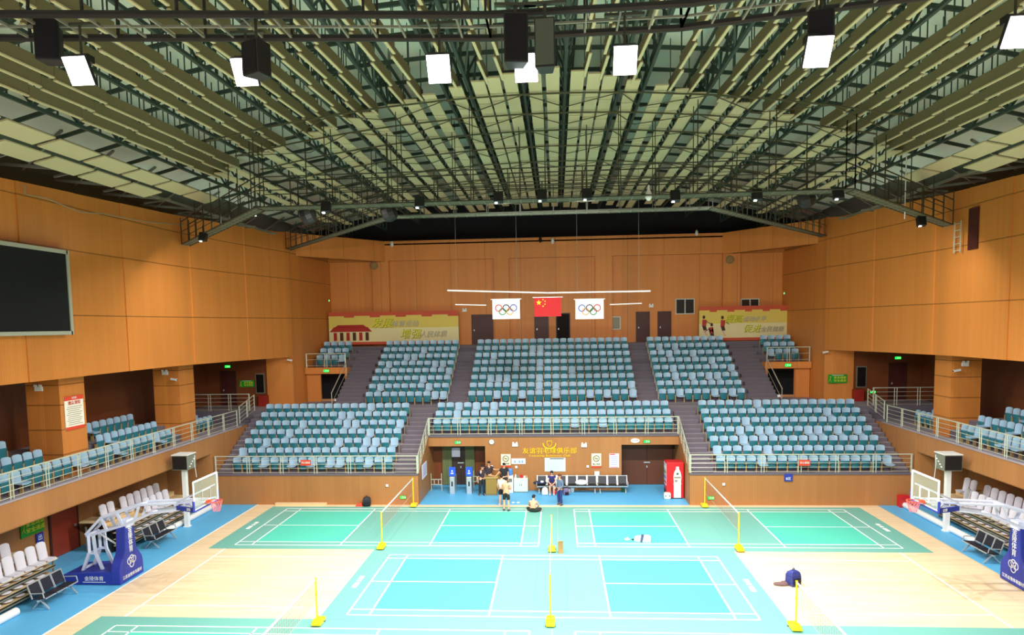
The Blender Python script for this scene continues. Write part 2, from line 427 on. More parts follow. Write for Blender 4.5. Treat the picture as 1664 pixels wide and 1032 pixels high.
# trusses run front to back in the gaps between the panel strips
for i, d in enumerate((0.73, 2.64, 3.5, 5.75, 7.65, 9.78, 12.26, 14.85)):
    for s, nm in SIDES:
        x, z = AX+s*d, ZP(d); y0, y1 = 8, 52.5
        t = thing('roof_truss', f'dark green steel roof truss, {WORDS[i]} one {nm} of the roof centre line', 'roof truss', (x, y0, z+.25), 0, 'roof trusses')
        M = MB(); M.bar((0, 0, 0), (0, y1-y0, 0), .1, .1, STEEL); M.build('bottom_chord', t)
        for e in (-.3, .3):
            M = MB(); M.bar((e, 0, 1.1), (e, y1-y0, 1.1), .08, .08, STEEL); M.build('top_chord', t)
        M = MB(); n = 22; L = (y1-y0)/n
        for k in range(n):
            for e in (-.3, .3):
                M.bar((0, k*L, 0), (e, (k+.5)*L, 1.1), .06, .06, STEEL); M.bar((e, (k+.5)*L, 1.1), (0, (k+1)*L, 0), .06, .06, STEEL)
            M.bar((-.3, (k+.5)*L, 1.1), (.3, (k+.5)*L, 1.1), .05, .05, STEEL)
            M.bar((0, (k+.5)*L, 0), (0, (k+.5)*L, 1.1), .06, .06, STEEL)
        M.build('web', t)
# purlins above the panels and slender tie rods just below them
DN = [-17, -14.85, -12.26, -9.78, -7.65, -5.75, -3.5, -2.64, -.73, .73, 2.64, 3.5, 5.75, 7.65, 9.78, 12.26, 14.85, 17]
for i, y in enumerate([10+2.0*k for k in range(20)]):
    M = MB()
    for a, b in zip(DN, DN[1:]): M.bar((AX+a, y, ZP(a)+.95), (AX+b, y, ZP(b)+.95), .09, .12, STEEL)
    tag(M.build('roof_purlin'), f'arched green purlin above the ceiling panels, {ORD(i+1)} from the front of the hall', 'purlin', 'roof purlins')
for i, y in enumerate((25.3, 27.6, 30.0, 32.6, 35.6, 39.0, 42.8)):
    M = MB()
    for k, (a, b) in enumerate(zip(DN[2:-2], DN[3:-2])):
        M.bar((AX+a, y, ZP(a)-.08), (AX+b, y, ZP(b)-.08), .05, .05, OLIVST)
        if k % 2 == 0: M.bar((AX+a, y, ZP(a)-.08), (AX+b, y+1.6, ZP(b)-.08), .028, .028, OLIVST)
        else: M.bar((AX+a, y+1.6, ZP(a)-.08), (AX+b, y, ZP(b)-.08), .028, .028, OLIVST)
    tag(M.build('tie_rod_frame'), f'dark cross braced tie rods under the pale flat panels, {WORDS[i]} from the court', 'roof brace', 'roof tie rods')

# ---- acoustic panels: vertical baffles over the court, flat panels towards the rear stand
BSTR = [0, 1.39, 1.93, 3.0, 4.36, 5.05, 6.2, 6.78, 7.36, 8.03, 8.61, 9.19, 10.51, 11.09, 11.67, 12.99, 13.57, 14.15]
FSTR = [.3, 1.115, 1.67, 2.19, 3.0, 4.0, 4.72, 5.37, 6.42, 7.08, 8.25, 8.88, 10.7, 11.34, 13.17, 13.82]
LP = 2.2
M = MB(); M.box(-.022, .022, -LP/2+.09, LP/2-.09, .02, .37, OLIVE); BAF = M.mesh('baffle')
M = MB(); M.box(-.045, .045, -LP/2+.09, LP/2-.09, -.02, .02, CREAM); BED = M.mesh('edge_strip')
M = MB(); M.box(-.012, .012, -.02, .02, .37, 1.68, STEEL); HAN = M.mesh('hanger')
LF = 2.42
M = MB(); M.box(-.225, .225, -LF/2+.04, LF/2-.04, 0, .05, CREAM); FLT = M.mesh('flat_panel')
M = MB(); M.box(-.41, .41, -LP/2+.11, LP/2-.11, 0, .05, CREAM); FLW = M.mesh('wide_panel')
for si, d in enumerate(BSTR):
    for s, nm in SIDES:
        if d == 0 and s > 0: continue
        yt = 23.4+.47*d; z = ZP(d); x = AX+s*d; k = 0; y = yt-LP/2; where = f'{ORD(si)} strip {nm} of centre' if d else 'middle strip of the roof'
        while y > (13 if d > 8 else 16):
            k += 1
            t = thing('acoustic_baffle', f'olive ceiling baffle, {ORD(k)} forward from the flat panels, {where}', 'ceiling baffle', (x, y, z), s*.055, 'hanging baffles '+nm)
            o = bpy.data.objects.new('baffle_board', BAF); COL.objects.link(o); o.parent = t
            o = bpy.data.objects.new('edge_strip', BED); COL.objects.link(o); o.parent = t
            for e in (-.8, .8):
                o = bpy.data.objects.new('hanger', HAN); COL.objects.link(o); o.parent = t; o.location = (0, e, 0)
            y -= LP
for si, d in enumerate(FSTR):
    for s, nm in SIDES:
        z = ZP(d); x = AX+s*d; y = 23.4+.47*d+LF/2-.5; k = 0; ye = 49.6-.022*d*d
        while y+LF/2 < ye+.8:
            k += 1
            o = bpy.data.objects.new('ceiling_panel', FLT); COL.objects.link(o); o.location = (x, y, z)
            tag(o, f'cream flat roof panel, {ORD(k)} behind the baffles, {ORD(si+1)} strip {nm} of centre', 'ceiling panel', 'flat ceiling panels '+nm)
            y += LF
for s, nm in SIDES:
    for d, y0, n in ((15.75, 16.3, 8), (16.75, 17.4, 6)):
        for k in range(n):
            o = bpy.data.objects.new('ceiling_panel', FLW); COL.objects.link(o); o.location = (AX+s*d, y0+k*LP, ZP(d)-.1); o.rotation_euler.y = s*.22
            tag(o, f'wide cream panel above the {nm} wall, {ORD(k+1)} from the front, {"inner" if d < 16 else "outer"} strip', 'ceiling panel', 'wide wall side panels '+nm)

# ================================================================== STADIUM SEATS
def shell(M, w_, z0, z1, y0, lean, curve, th, m, m2=None, nx=6, nz=4, taper=.06, roundtop=.05):
    """a moulded seat shell: bowed across, leaning back, corners rounded at the top"""
    G = []
    for side in (0, 1):
        rows = []
        for j in range(nz+1):
            t = j/nz; z = z0+(z1-z0)*t; hw = w_/2*(1-taper*(1-t)); r = []
            for i in range(nx+1):
                u = -1+2*i/nx; zz = z
                if t > .7: zz -= roundtop*(abs(u)**4)*(t-.7)/.3
                r.append((hw*u, y0+lean*t-curve*u*u+(th if side else 0), zz))
            rows.append(r)
        G.append(rows)
    A, B = G
    for j in range(nz):
        for i in range(nx):
            M.face([A[j][i], A[j][i+1], A[j+1][i+1], A[j+1][i]], m); M.face([B[j][i+1], B[j][i], B[j+1][i], B[j+1][i+1]], m2 or m)
    for i in range(nx):
        M.face([A[nz][i], A[nz][i+1], B[nz][i+1], B[nz][i]], m); M.face([A[0][i+1], A[0][i], B[0][i], B[0][i+1]], m)
    for j in range(nz):
        M.face([A[j+1][0], B[j+1][0], B[j][0], A[j][0]], m); M.face([A[j][nx], B[j][nx], B[j+1][nx], A[j+1][nx]], m)
    return M
def pan_down(M, w_, z, y0, y1, m, m2, nx=6):
    for i in range(nx):
        u, v = -1+2*i/nx, -1+2*(i+1)/nx
        a, b = (w_/2*u, z+.03*u*u), (w_/2*v, z+.03*v*v)
        M.hexa([(a[0], y0, a[1]-.05), (b[0], y0, b[1]-.05), (b[0], y1, b[1]-.03), (a[0], y1, a[1]-.03)],
               [(a[0], y0, a[1]), (b[0], y0, b[1]), (b[0], y1, b[1]), (a[0], y1, a[1])], m)
    return M
SB = shell(MB(), .46, .44, .87, -.05, .05, .05, .03, SBACK).mesh('backrest')
SPU = shell(MB(), .45, .2, .6, -.13, -.03, -.05, .04, SPAN, SBACK, taper=.16, roundtop=.02).mesh('seat_up')
SPD = pan_down(MB(), .45, .44, -.47, -.06, SBACK, SPAN).mesh('seat_down')
M = MB()
for e in (-.25, .25): M.box(e-.012, e+.012, -.1, .02, 0, .48, SLEG)
M.box(-.25, .25, -.05, -.02, .36, .41, DKSTEEL); SBR = M.mesh('bracket')
for me in (SB, SPU, SPD):
    for p in me.polygons: p.use_smooth = False
SEATS = []                                       # x, y, z, rot, down, label, group
def seat_row(block, row, n, x0, pitch, y, z):
    for i in range(n):
        SEATS.append((x0+i*pitch, y, z, 0, random.random() < (.13 if z < 7.4 else .05), f'blue seat, {ORD(i+1)} from left, {row} of the {block}', block+' seats'))
RN = ['front row', 'second row', 'third row', 'fourth row', 'fifth row', 'sixth row', 'seventh row', 'top row']
for k in range(1, 8):
    p = .528
    seat_row('lower left stand', RN[k-1], 17, AX-17.3, p, yb(k), zf(k))
    seat_row('lower right stand', RN[k-1], 17, AX+17.3-16*p, p, yb(k), zf(k))
for k in range(5, 8): seat_row('stand over the entrance', RN[k-5], 26, AX-12.5*.532, .532, yb(k), zf(k))
for k in range(1, 9):
    p = .53
    seat_row('upper middle stand', RN[k-1], 20, AX-9.5*p, p, uyb(k), uzf(k))
    seat_row('upper left stand', RN[k-1], 10, AX-6.85-9*p, p, uyb(k), uzf(k))
    seat_row('upper right stand', RN[k-1], 10, AX+6.85, p, uyb(k), uzf(k))
for k in (6, 7, 8):
    seat_row('small upper left corner stand', RN[k-6], 4, AX-16.2, .53, uyb(k), uzf(k)); seat_row('small upper right corner stand', RN[k-6], 4, AX+16.2-3*.53, .53, uyb(k), uzf(k))
for s, nm in SIDES:
    def gal(row, d, z, y0, y1, blk):
        n = int((y1-y0)/.53)+1
        for i in range(n):
            SEATS.append((AX+s*d, y1-i*.53, z, -s*PI/2, random.random() < .16, f'blue seat, {ORD(i+1)} from the far end, {row} of the {blk}', blk+' seats'))
    gal('front row', 19.27, 3.65, 21.6, 33.8, nm+' gallery'); gal('middle row', 20.07, 4.05, 29.4, 33.9, nm+' gallery behind the pillars'); gal('back row', 20.97, 4.5, 30.1, 33.4, nm+' gallery behind the pillars')
    gal('middle row', 20.07, 4.05, 22.4, 25.9, nm+' gallery near the camera'); gal('back row', 20.97, 4.5, 22.9, 25.2, nm+' gallery near the camera')
    gal('front row', 19.9, 3.65, 37.6, 39.3, 'far end of the '+nm+' gallery'); gal('back row', 20.8, 3.67, 37.6, 39.4, 'far end of the '+nm+' gallery')
SEATS.sort(key=lambda q: q[0]**2+q[1]**2+(q[2]-CH)**2)
def child(me, name, p, loc=None):
    o = bpy.data.objects.new(name, me); COL.objects.link(o); o.parent = p
    if loc: o.location = loc
    return o
for q in SEATS[:298]:
    t = thing('stadium_seat', q[5], 'seat', q[:3], q[3], q[6])
    child(SB, 'backrest', t); child(SPD if q[4] else SPU, 'seat_pan', t); child(SBR, 'bracket', t)
REST = MB()
for q in SEATS[298:]:
    R = Matrix.Translation(q[:3])@Matrix.Rotation(q[3], 4, 'Z')
    for me in (SB, SPD if q[4] else SPU, SBR):
        b = len(REST.v); REST.v += [tuple(R@v.co) for v in me.vertices]
        for p in me.polygons:
            REST.f.append(tuple(b+i for i in p.vertices)); REST.m.append(REST.mi(me.materials[p.material_index]))
tag(REST.build('stadium_seats'), 'the remaining rows of blue tip up seats in the upper and rear stands', 'seats', kind='stuff')

# ================================================================== RAILINGS
def railing(label, pts, h=1.0, bars=4, gap=1.75, double=True, r=.022, group='railings', tall=0):
    t = thing('railing', label, 'railing', pts[0], 0, group); o0 = Vector(pts[0]); V = [Vector(p)-o0 for p in pts]; up = Vector((0, 0, h))
    M = MB(); M.path([v+up for v in V], .03, RAILM, 8); M.build('handrail', t)
    for j in range(bars):
        M = MB(); M.path([v+up*(j+.35)/(bars+.35) for v in V], .013, RAILM, 5); M.build('bar', t)
    for a, b in zip(V, V[1:]):
        L = (b-a).length; n = max(1, round(L/gap)); dr = (b-a).normalized()
        for k in range(n+1):
            if k == 0 and a is not V[0]: continue
            for e in ((-.07, .07) if double else (0,)):
                q = a+dr*min(max(k*L/n+e, .03), L-.03); M = MB(); M.tube(q, q+up*(1+tall), r, RAILM, 6); M.build('post', t)
    return t
for s, nm in SIDES:
    xi = X_IN_L if s < 0 else X_IN_R
    railing(f'pale steel railing along the front of the lower {nm} stand', [(AX+s*18.25, 36.48, 1.68), (xi, 36.48, 1.68)], h=.95)
    railing(f'sloping steel railing beside the steps {nm} of the entrance', [(xi, 36.5, 1.68), (xi, 39.67, 3.2)], h=.98, gap=.8, double=False)
    railing(f'long steel railing on the {nm} side gallery', [(AX+s*18.48, 14, 3.78), (AX+s*18.48, 39.9, 3.78)], h=.95)
    railing(f'short steel railing where the {nm} gallery meets the steps', [(AX+s*18.5, 40.2, 3.9), (AX+s*18.5, 42.4, 4.4)], h=1.0, gap=1.1)
    railing(f'tall steel railing across the far end of the {nm} gallery', [(AX+s*18.7, 42.2, 4.42), (AX+s*22.6, 42.2, 4.42)], h=1.05, gap=1.3)
    railing(f'steel railing on the small {nm} corner balcony', [(AX+s*16.8, 46.98, 6.78), (AX+s*14.0, 46.98, 6.78)], h=.95, bars=2, gap=1.4)
    railing(f'handrail sloping beside the {nm} corner passage', [(AX+s*13.95, 43.5, 4.45), (AX+s*13.95, 46.8, 6.2)], h=.9, bars=1, gap=3.2, double=False)
    railing(f'ochre edge rail of the upper {nm} stand beside the middle steps', [(AX+s*6.6, uyb(1)-.1, UZ), (AX+s*6.6, uyb(8), uzf(8))], h=.5, bars=0, gap=.95, double=False, r=.03)
railing('pale steel railing above the entrance wall', [(X_IN_L, 39.7, 3.22), (X_IN_R, 39.7, 3.22)], h=.98)

# ================================================================== COURT MATS, NETS
def court_mat(label, cx, y0, mx, my0, my1, xl=None, xr=None):
    t = thing('court_mat', label, 'court mat', (cx, y0, 0), 0, 'badminton court mats')
    M = MB(); M.box(-6.7-mx if xl is None else xl-cx, 6.7+mx if xr is None else xr-cx, -my0, 6.1+my1, .002, .012, MATPALE)
    for a in (-6.7+.76, 1.98):
        for b in (.46, 3.05):
            M.box(a+.02, a+3.94, b+.02, b+2.57, .0121, .0135, MATTURQ)
    M.build('mat', t)
    M = MB(); hl = .028
    ln = lambda x0, x1, y0_, y1_: M.box(x0-hl if x0 == x1 else x0, x1+hl if x0 == x1 else x1, y0_-hl if y0_ == y1_ else y0_, y1_+hl if y0_ == y1_ else y1_, .013, .0165, LINE)
    for x in (-6.7, -5.94, -1.98, 1.98, 5.94, 6.7): ln(x, x, 0, 6.1)
    for y in (0, .46, 5.64, 6.1): ln(-6.7, 6.7, y, y)
    for a, b in ((-6.7, -1.98), (1.98, 6.7)): ln(a, b, 3.05, 3.05)
    M.build('court_lines', t)
    M = MB()                                     # white printed mark at each end
    for s in (-1, 1):
        for j, (a, b) in enumerate(((0, .5), (.62, .8), (.9, 1.2))):
            if (s > 0 and xr is not None) or (s < 0 and xl is not None): continue
            M.box(s*(6.7+mx*.55)-.09, s*(6.7+mx*.55)+.09, 2.4+a, 2.4+b, .013, .0145, LINE)
    M.build('printed_mark', t)
court_mat('green badminton court mat in front, alone in the middle of the hall', AX, 22.15, .85, .35, .69)
court_mat('green badminton court mat at the back left', AX-7.24, 29.45, .95, .5, .42, xr=-.04)
court_mat('green badminton court mat at the back right', AX+7.83, 29.45, .95, .5, .42, xl=-.03)
court_mat('green badminton court mat cut off at the bottom left', AX-7.3, 15.0, .95, .45, .69, xr=-.24)
court_mat('green badminton court mat cut off at the bottom right', AX+7.5, 15.0, .95, .45, .69, xl=-.23)
def post(label, x, y, s):
    t = thing('net_post', label, 'net post', (x, y, .013), 0, 'yellow net posts')
    M = MB(); M.hexa([(-.16, -.16*1, .05), (.16, -.16, .05), (.16, .16, .05), (-.16, .16, .05)], [(-.12, -.12, .2), (.12, -.12, .2), (.12, .12, .2), (-.12, .12, .2)], YELLOW)
    M.box(-.14, .14, .14*s if s > 0 else -.42, .42 if s > 0 else -.14, .04, .14, YELLOW); M.build('weighted_base', t, bevel=.015)
    M = MB(); M.tube((0, 0, .15), (0, 0, 1.55), .028, YELLOW, 8); M.tube((0, 0, 1.53), (0, 0, 1.57), .034, YELLOW, 8); M.tube((0, 0, 1.0), (0, 0, 1.06), .04, YELLOW, 8); M.build('pole', t)
    for e in (-.15, .15):
        M = MB(); M.tube((e-.02, s*.3, .03), (e+.02, s*.3, .03), .03, GREYST, 10); M.build('wheel', t)
def net(label, x, y0, y1):
    t = thing('badminton_net', label, 'net', (x, y0, 0), 0, 'badminton nets'); L = y1-y0
    M = MB(); M.bar((0, .02, 1.53), (0, L-.02, 1.53), .012, .07, WHITE); M.build('tape', t)
    M = MB(); n = int(L/.16)
    for k in range(1, n): M.bar((0, k*L/n, .79), (0, k*L/n, 1.5), .005, .005, NETC, up=(1, 0, 0))
    for k in range(6): M.bar((0, .03, .79+k*.13), (0, L-.03, .79+k*.13), .005, .005, NETC)
    M.build('netting', t)
    M = MB(); M.bar((0, .02, .78), (0, L-.02, .78), .006, .01, WHITE); M.build('bottom_cord', t)
for nm, x, y0, y1 in (('back left court', AX-7.27, 29.2, 35.9), ('back right court', AX+7.8, 29.2, 35.9), ('front middle court', AX+.04, 21.75, 28.75), ('bottom left court', AX-7.4, 14.6, 21.3), ('bottom right court', AX+7.55, 14.6, 21.4)):
    post(f'yellow net post on wheeled base, near side of the {nm}', x, y0, -1); post(f'yellow net post on wheeled base, far side of the {nm}', x, y1, 1)
    net(f'white taped badminton net across the {nm}', x, y0+.03, y1-.03)

# ================================================================== BASKETBALL HOOPS
def hoop(label, x, y, rz):
    t = thing('basketball_hoop', label, 'basketball hoop', (x, y, 0), rz, 'basketball hoops')
    M = MB(); q = [(-2.25, -.72), (-.2, -.72), (-.2, .72), (-2.25, .72)]
    M.hexa([(a, b, .01) for a, b in q], [(a, b, .4 if a < -1 else .52) for a, b in q], BLUEPAD); b = M.build('padded_base', t, bevel=.02)
    for sy, r in ((-1, (PI/2, 0, 0)), (1, (PI/2, 0, PI))):
        text('金陵体育', .19, WHITE, b, (-1.05, sy*.725, .24), r)
        M = MB(); M.box(-1.5, -.6, sy*.723-.003, sy*.723+.003, .1, .125, WHITE); M.build('underline', b)
    out = [(-.74, .02), (.74, .02), (.74, .5), (.68, .72), (.36, 1.15), (.27, 2.12), (-.27, 2.12), (-.36, 1.15), (-.68, .72), (-.74, .5)]
    M = MB(); M.prism([(-.38, a, z) for a, z in out], (.38, 0, 0), BLUEPAD); p = M.build('front_pad', t, bevel=.03)
    for i, ch in enumerate('金陵体育'): text(ch, .27, WHITE, p, (.006, 0, 1.92-i*.25), (PI/2, 0, PI/2))
    text('江苏金陵体育器材', .15, WHITE, p, (.006, 0, .2), (PI/2, 0, PI/2))
    M = MB()
    for k, (cy, cz) in enumerate(((-.13, .74), (.13, .74), (0, .6), (0, .8))):
        for j in range(16):
            a0, a1 = 2*PI*j/16, 2*PI*(j+1)/16; rr = .13
            M.bar((.006, cy+rr*math.cos(a0), cz+rr*math.sin(a0)), (.006, cy+rr*math.cos(a1), cz+rr*math.sin(a1)), .008, .03, WHITE, up=(0, -math.sin(a0), math.cos(a0)))
    M.build('emblem', p)
    M = MB()
    for e in (-.32, .32):
        M.bar((-1.75, e, .4), (-1.45, e, 1.1), .1, .1, HOOPW); M.bar((-1.45, e, 1.1), (-1.45, e, 1.78), .1, .1, HOOPW); M.bar((-.95, e, .45), (-1.2, e, 1.1), .09, .09, HOOPW); M.bar((-1.2, e, 1.1), (-1.25, e, 1.78), .09, .09, HOOPW)
        M.bar((-1.45, e, 1.1), (-1.2, e, 1.1), .08, .08, HOOPW)
    M.bar((-1.5, -.34, 1.78), (-1.5, .34, 1.78), .1, .1, HOOPW); M.bar((-1.7, -.32, .5), (-1.7, .32, .5), .07, .07, HOOPW); M.bar((-1.42, -.32, 1.1), (-1.42, .32, 1.1), .07, .07, HOOPW)
    M.build('rear_frame', t)
    M = MB()
    for e in (-.26, .26):
        M.path([(-1.6, e, 1.8), (-.95, e, 2.45), (.6, e, 2.95), (2.6, e, 3.05), (3.05, e, 3.05)], .055, HOOPW, 6)
        M.path([(-1.45, e, 1.75), (-.1, e, 2.15), (1.0, e, 2.62), (2.7, e, 2.85)], .05, HOOPW, 6)
        M.bar((-.95, e, 2.45), (-.75, e, 1.98), .08, .08, HOOPW); M.bar((-.3, e, 2.62), (-.1, e, 2.15), .08, .08, HOOPW); M.bar((.6, e, 2.95), (.4, e, 2.4), .07, .07, HOOPW)
    for x_, z_ in ((-1.5, 1.78), (-.95, 2.45), (-.1, 2.15), (.6, 2.95), (1.0, 2.62), (2.0, 2.95), (2.6, 3.05)): M.bar((x_, -.28, z_), (x_, .28, z_), .07, .07, HOOPW)
    M.cbox((-.12, 0, 2.2), (.34, .5, .3), HOOPW); M.build('boom', t)
    M = MB(); M.bar((-1.25, .1, 1.7), (-.35, .1, 1.15), .05, .05, WHITE); M.build('strut', t)
    M = MB()
    for e in (-1, 1):
        M.bar((1.9, e*.18, 2.95), (3.05, e*.8, 3.5), .05, .05, HOOPW); M.bar((2.6, e*.26, 3.0), (3.05, e*.85, 2.98), .05, .05, HOOPW)
    M.build('board_brace', t)
    for e in (-1, 1):
        M = MB(); M.bar((2.1, e*.3, 2.86), (3.05, e*.78, 2.88), .07, .16, BLUEPAD); g = M.build('boom_pad', t)
        text('金陵', .12, WHITE, g, (2.75, e*.69, 2.88), (PI/2, 0, .47*e+(PI if e > 0 else 0)))
    bd = MB(); bd.box(3.08, 3.1, -.87, .87, 2.93, 3.92, GLASS); bd = bd.build('backboard', t)
    M = MB()
    for a, b in (((-.9, 2.9), (.9, 2.9)), ((.9, 2.9), (.9, 3.95)), ((.9, 3.95), (-.9, 3.95)), ((-.9, 3.95), (-.9, 2.9))): M.bar((3.09, a[0], a[1]), (3.09, b[0], b[1]), .05, .06, WHITE)
    M.build('frame', bd)
    M = MB()
    for a, b in (((-.3, 3.06), (.3, 3.06)), ((.3, 3.06), (.3, 3.5)), ((.3, 3.5), (-.3, 3.5)), ((-.3, 3.5), (-.3, 3.06))): M.bar((3.11, a[0], a[1]), (3.11, b[0], b[1]), .006, .05, WHITE)
    M.build('target_square', bd)
    M = MB(); M.bar((3.09, -.93, 2.87), (3.09, .93, 2.87), .07, .06, BLUEPAD)
    for e in (-.93, .93): M.bar((3.09, e, 2.86), (3.09, e, 3.25), .07, .07, BLUEPAD)
    M.build('edge_pad', bd)
    M = MB(); c = Vector((3.1+.15+.225, 0, 3.05))
    ring = [c+Vector((.225*math.cos(2*PI*j/20), .225*math.sin(2*PI*j/20), 0)) for j in range(21)]
    M.path(ring, .016, ORANGE, 6); M.cbox((3.17, 0, 3.03), (.14, .2, .1), ORANGE); rim = M.build('rim', t)
    M = MB()
    for j in range(12):
        for e in (1, -1):
            pts = []
            for k in range(5):
                a = 2*PI*(j+e*k*.5)/12; r = .225-.028*k; pts.append(c+Vector((r*math.cos(a), r*math.sin(a), -.1*k)))
            M.path(pts, .007, NETRED, 4)
    M.build('net', rim)
hoop('blue basketball hoop stand on the left side of the hall', AX-16.05, 25.3, 0)
hoop('blue basketball hoop stand on the right side, cut by the frame', AX+16.35, 25.4, PI)

# ================================================================== RETRACTABLE BLEACHERS AND COURTSIDE
LB = shell(MB(), .44, .0, .66, -.05, .1, .05, .035, LILAC, taper=.03, roundtop=.06).mesh('backrest')
LPN = pan_down(MB(), .44, .03, -.4, 0, LILAC, LILAC).mesh('seat')
FP = MB(); FP.ball((0, 0, 0), (.18, .2, .045), LILAC, 10, 6); FP = FP.mesh('folded_seat')
def bleacher(label, s, y0, y1, rowA, rowB, gname):
    P = lambda d: AX+s*d
    t = thing('retracted_bleacher', label, 'bleacher', (P(18.25), y0, 0), 0, 'retracted bleachers'); L = y1-y0
    for k, z in enumerate((.28, .56, .84)):
        M = MB(); a, b = sorted((s*(.06*k), s*(.5))); M.box(a, b, 0, L, z, z+.04, PLY); M.box(*sorted((s*(.06*k), s*(.06*k+.03))), 0, L, z-.06, z+.05, GREYST); M.build('step_deck', t)
    M = MB(); a, b = sorted((s*.02, s*.9)); M.box(a, b, 0, L, 1.1, 1.16, PLY); M.build('seat_deck', t)
    M = MB(); a, b = sorted((s*.9, s*2.0)); M.box(a, b, 0, L, 1.28, 1.34, PLY); M.box(*sorted((s*.9, s*.94)), 0, L, 1.1, 1.3, PLY); M.build('rear_deck', t)
    M = MB()
    for y in (0.02, L/2, L-.06):
        for q in (.15, .85, 1.7): M.box(*sorted((s*q, s*(q+.06))), y, y+.05, 0, 1.12, GREYST)
    M.box(*sorted((s*.55, s*.6)), 0, L, .02, 1.1, VOID); M.build('frame', t)
    n = int(L/.53)
    for k, z in enumerate((.4, .68, .96)):
        for i in range(n):
            o = child(FP, 'folded_seat', t, (s*(.2+.05*k), .3+i*.53, z))
    for nm_, d, z, ys in (('front', 18.62, 1.17, rowA), ('rear', 19.4, 1.35, rowB)):
        for i, y in enumerate(ys):
            q = thing('bleacher_seat', f'pale grey seat, {ORD(i+1)} from far end, {nm_} row, {gname}', 'seat', (P(d), y, z), -s*PI/2, gname+' seats')
            child(LB, 'backrest', q); child(LPN, 'seat_pan', q)
fr = lambda a, n: [a-i*.53 for i in range(n)]
bleacher('retracted bleacher with pale grey seats at the bottom left, beside the red door', -1, 17.5, 24.3, fr(23.95, 9), fr(23.2, 8), 'bleacher at the bottom left')
bleacher('retracted bleacher with pale grey seats on the left, behind the hoop', -1, 28.3, 33.9, fr(32.2, 4), fr(32.75, 6)+fr(29.2, 2), 'bleacher at the left behind the hoop')
bleacher('retracted bleacher with pale grey seats along the right side', 1, 26.4, 34.2, fr(32.3, 10), fr(33.75, 2)+fr(32.2, 10), 'bleacher on the right side')
for lab, s, d, y0, y1 in (('long white padded roll on the floor before the left bleacher', -1, 18.25, 30.8, 35.6), ('short white padded roll at the bottom left edge', -1, 18.2, 17, 21.8), ('long white padded roll on the floor before the right bleacher', 1, 17.95, 29.9, 36.0)):
    M = MB(); M.tube((AX+s*(d-.25), y0, .14), (AX+s*(d-.25), y1, .14), .14, WHITE, 12)
    tag(M.build('padded_roll'), lab, 'padded roll', 'white padded rolls')
def beam_bench(label, x, y, rz, n=3, group='black and chrome beam benches'):
    t = thing('beam_bench', label, 'bench', (x, y, 0), rz, group); W_ = .56; L = n*W_
    M = MB(); M.bar((-L/2, 0, .34), (L/2, 0, .34), .07, .06, CHROME); M.build('beam', t)
    for i in range(n):
        cx = -L/2+W_*(i+.5)
        M = MB(); M.hexa([(cx-.25, -.26, .4), (cx+.25, -.26, .4), (cx+.25, .2, .37), (cx-.25, .2, .37)], [(cx-.25, -.26, .45), (cx+.25, -.26, .45), (cx+.25, .2, .42), (cx-.25, .2, .42)], PADBLK); M.build('seat_pad', t, bevel=.015)
        M = MB(); M.hexa([(cx-.22, .2, .48), (cx+.22, .2, .48), (cx+.22, .24, .48), (cx-.22, .24, .48)], [(cx-.22, .34, .86), (cx+.22, .34, .86), (cx+.22, .38, .86), (cx-.22, .38, .86)], PADBLK); M.build('back_pad', t)
        M = MB()
        for e in (-.255, .255): M.bar((cx+e, .21, .4), (cx+e, .38, .92), .035, .035, CHROME)
        M.bar((cx-.255, .37, .9), (cx+.255, .37, .9), .035, .04, CHROME); M.bar((cx-.255, -.27, .43), (cx+.255, -.27, .43), .03, .035, CHROME); M.build('seat_frame', t)
    for e in (-1, 1):
        M = MB(); M.bar((e*L*.42, 0, .34), (e*L*.42, -.3, .02), .05, .04, CHROME); M.bar((e*L*.42, 0, .34), (e*L*.42, .3, .02), .05, .04, CHROME); M.build('leg', t)
        M = MB(); M.path([(e*L/2, .25, .6), (e*L/2, -.2, .62), (e*L/2, -.24, .45)], .02, CHROME, 6); M.build('armrest', t)
    return t
beam_bench('black three seat beam bench at the bottom left, before the grey seats', AX-17.45, 23.0, PI/2, 3)
beam_bench('black three seat beam bench on the left, just behind the hoop stand', AX-17.4, 29.6, PI/2, 3)
beam_bench('black beam bench on the right, just behind the hoop stand', AX+17.0, 28.4, -PI/2, 3)
beam_bench('black beam bench against the entrance wall, next to the cabinet', -.36, 39.1, 0, 3)
beam_bench('black beam bench against the entrance wall, under the white noticeboard end', 1.35, 39.1, 0, 3)
beam_bench('black beam bench against the entrance wall, nearest the brown double door', 3.05, 39.1, 0, 3)
def scoreboard(label, x, y, face, zc):
    t = thing('scoreboard', label, 'scoreboard', (x, y, 0), 0, 'boxy scoreboards on poles')
    M = MB(); h0, h1 = zc-.35, zc+.35; M.box(-.38, .38, -.4, .4, h0, h1, GREYST); M.build('housing', t, bevel=.01)
    M = MB(); M.box(-.35, .35, -.415, -.4, h0+.04, h1-.04, BLACK); M.build('front_panel', t)
    M = MB(); M.box(-.4, .4, -.42, .42, h1, h1+.04, WHITE); M.build('top_cover', t)
    M = MB()
    for k in range(4): M.cbox((face*.39, -.2+.13*k, h0+.15+.1*k), (.03, .08, .06), WHITE)
    M.path([(face*.39, .3, h1-.1), (face*.41, .2, h0+.2), (face*.4, .35, h0-.5)], .015, WHITE, 5); M.build('wiring', t)
    M = MB(); M.box(-.1, .1, -.1, .1, .05, h0, WHITE); M.box(-.14, .14, -.14, .14, .0, .05, WHITE); M.build('pole', t)
c = at(299, 750, X=AX-17.62); scoreboard('black fronted scoreboard box on a white pole at the left', c.x, c.y, 1, c.z)
c = at(1541, 750, X=AX+17.55); scoreboard('black fronted scoreboard box on a white pole at the right', c.x, c.y, -1, c.z)

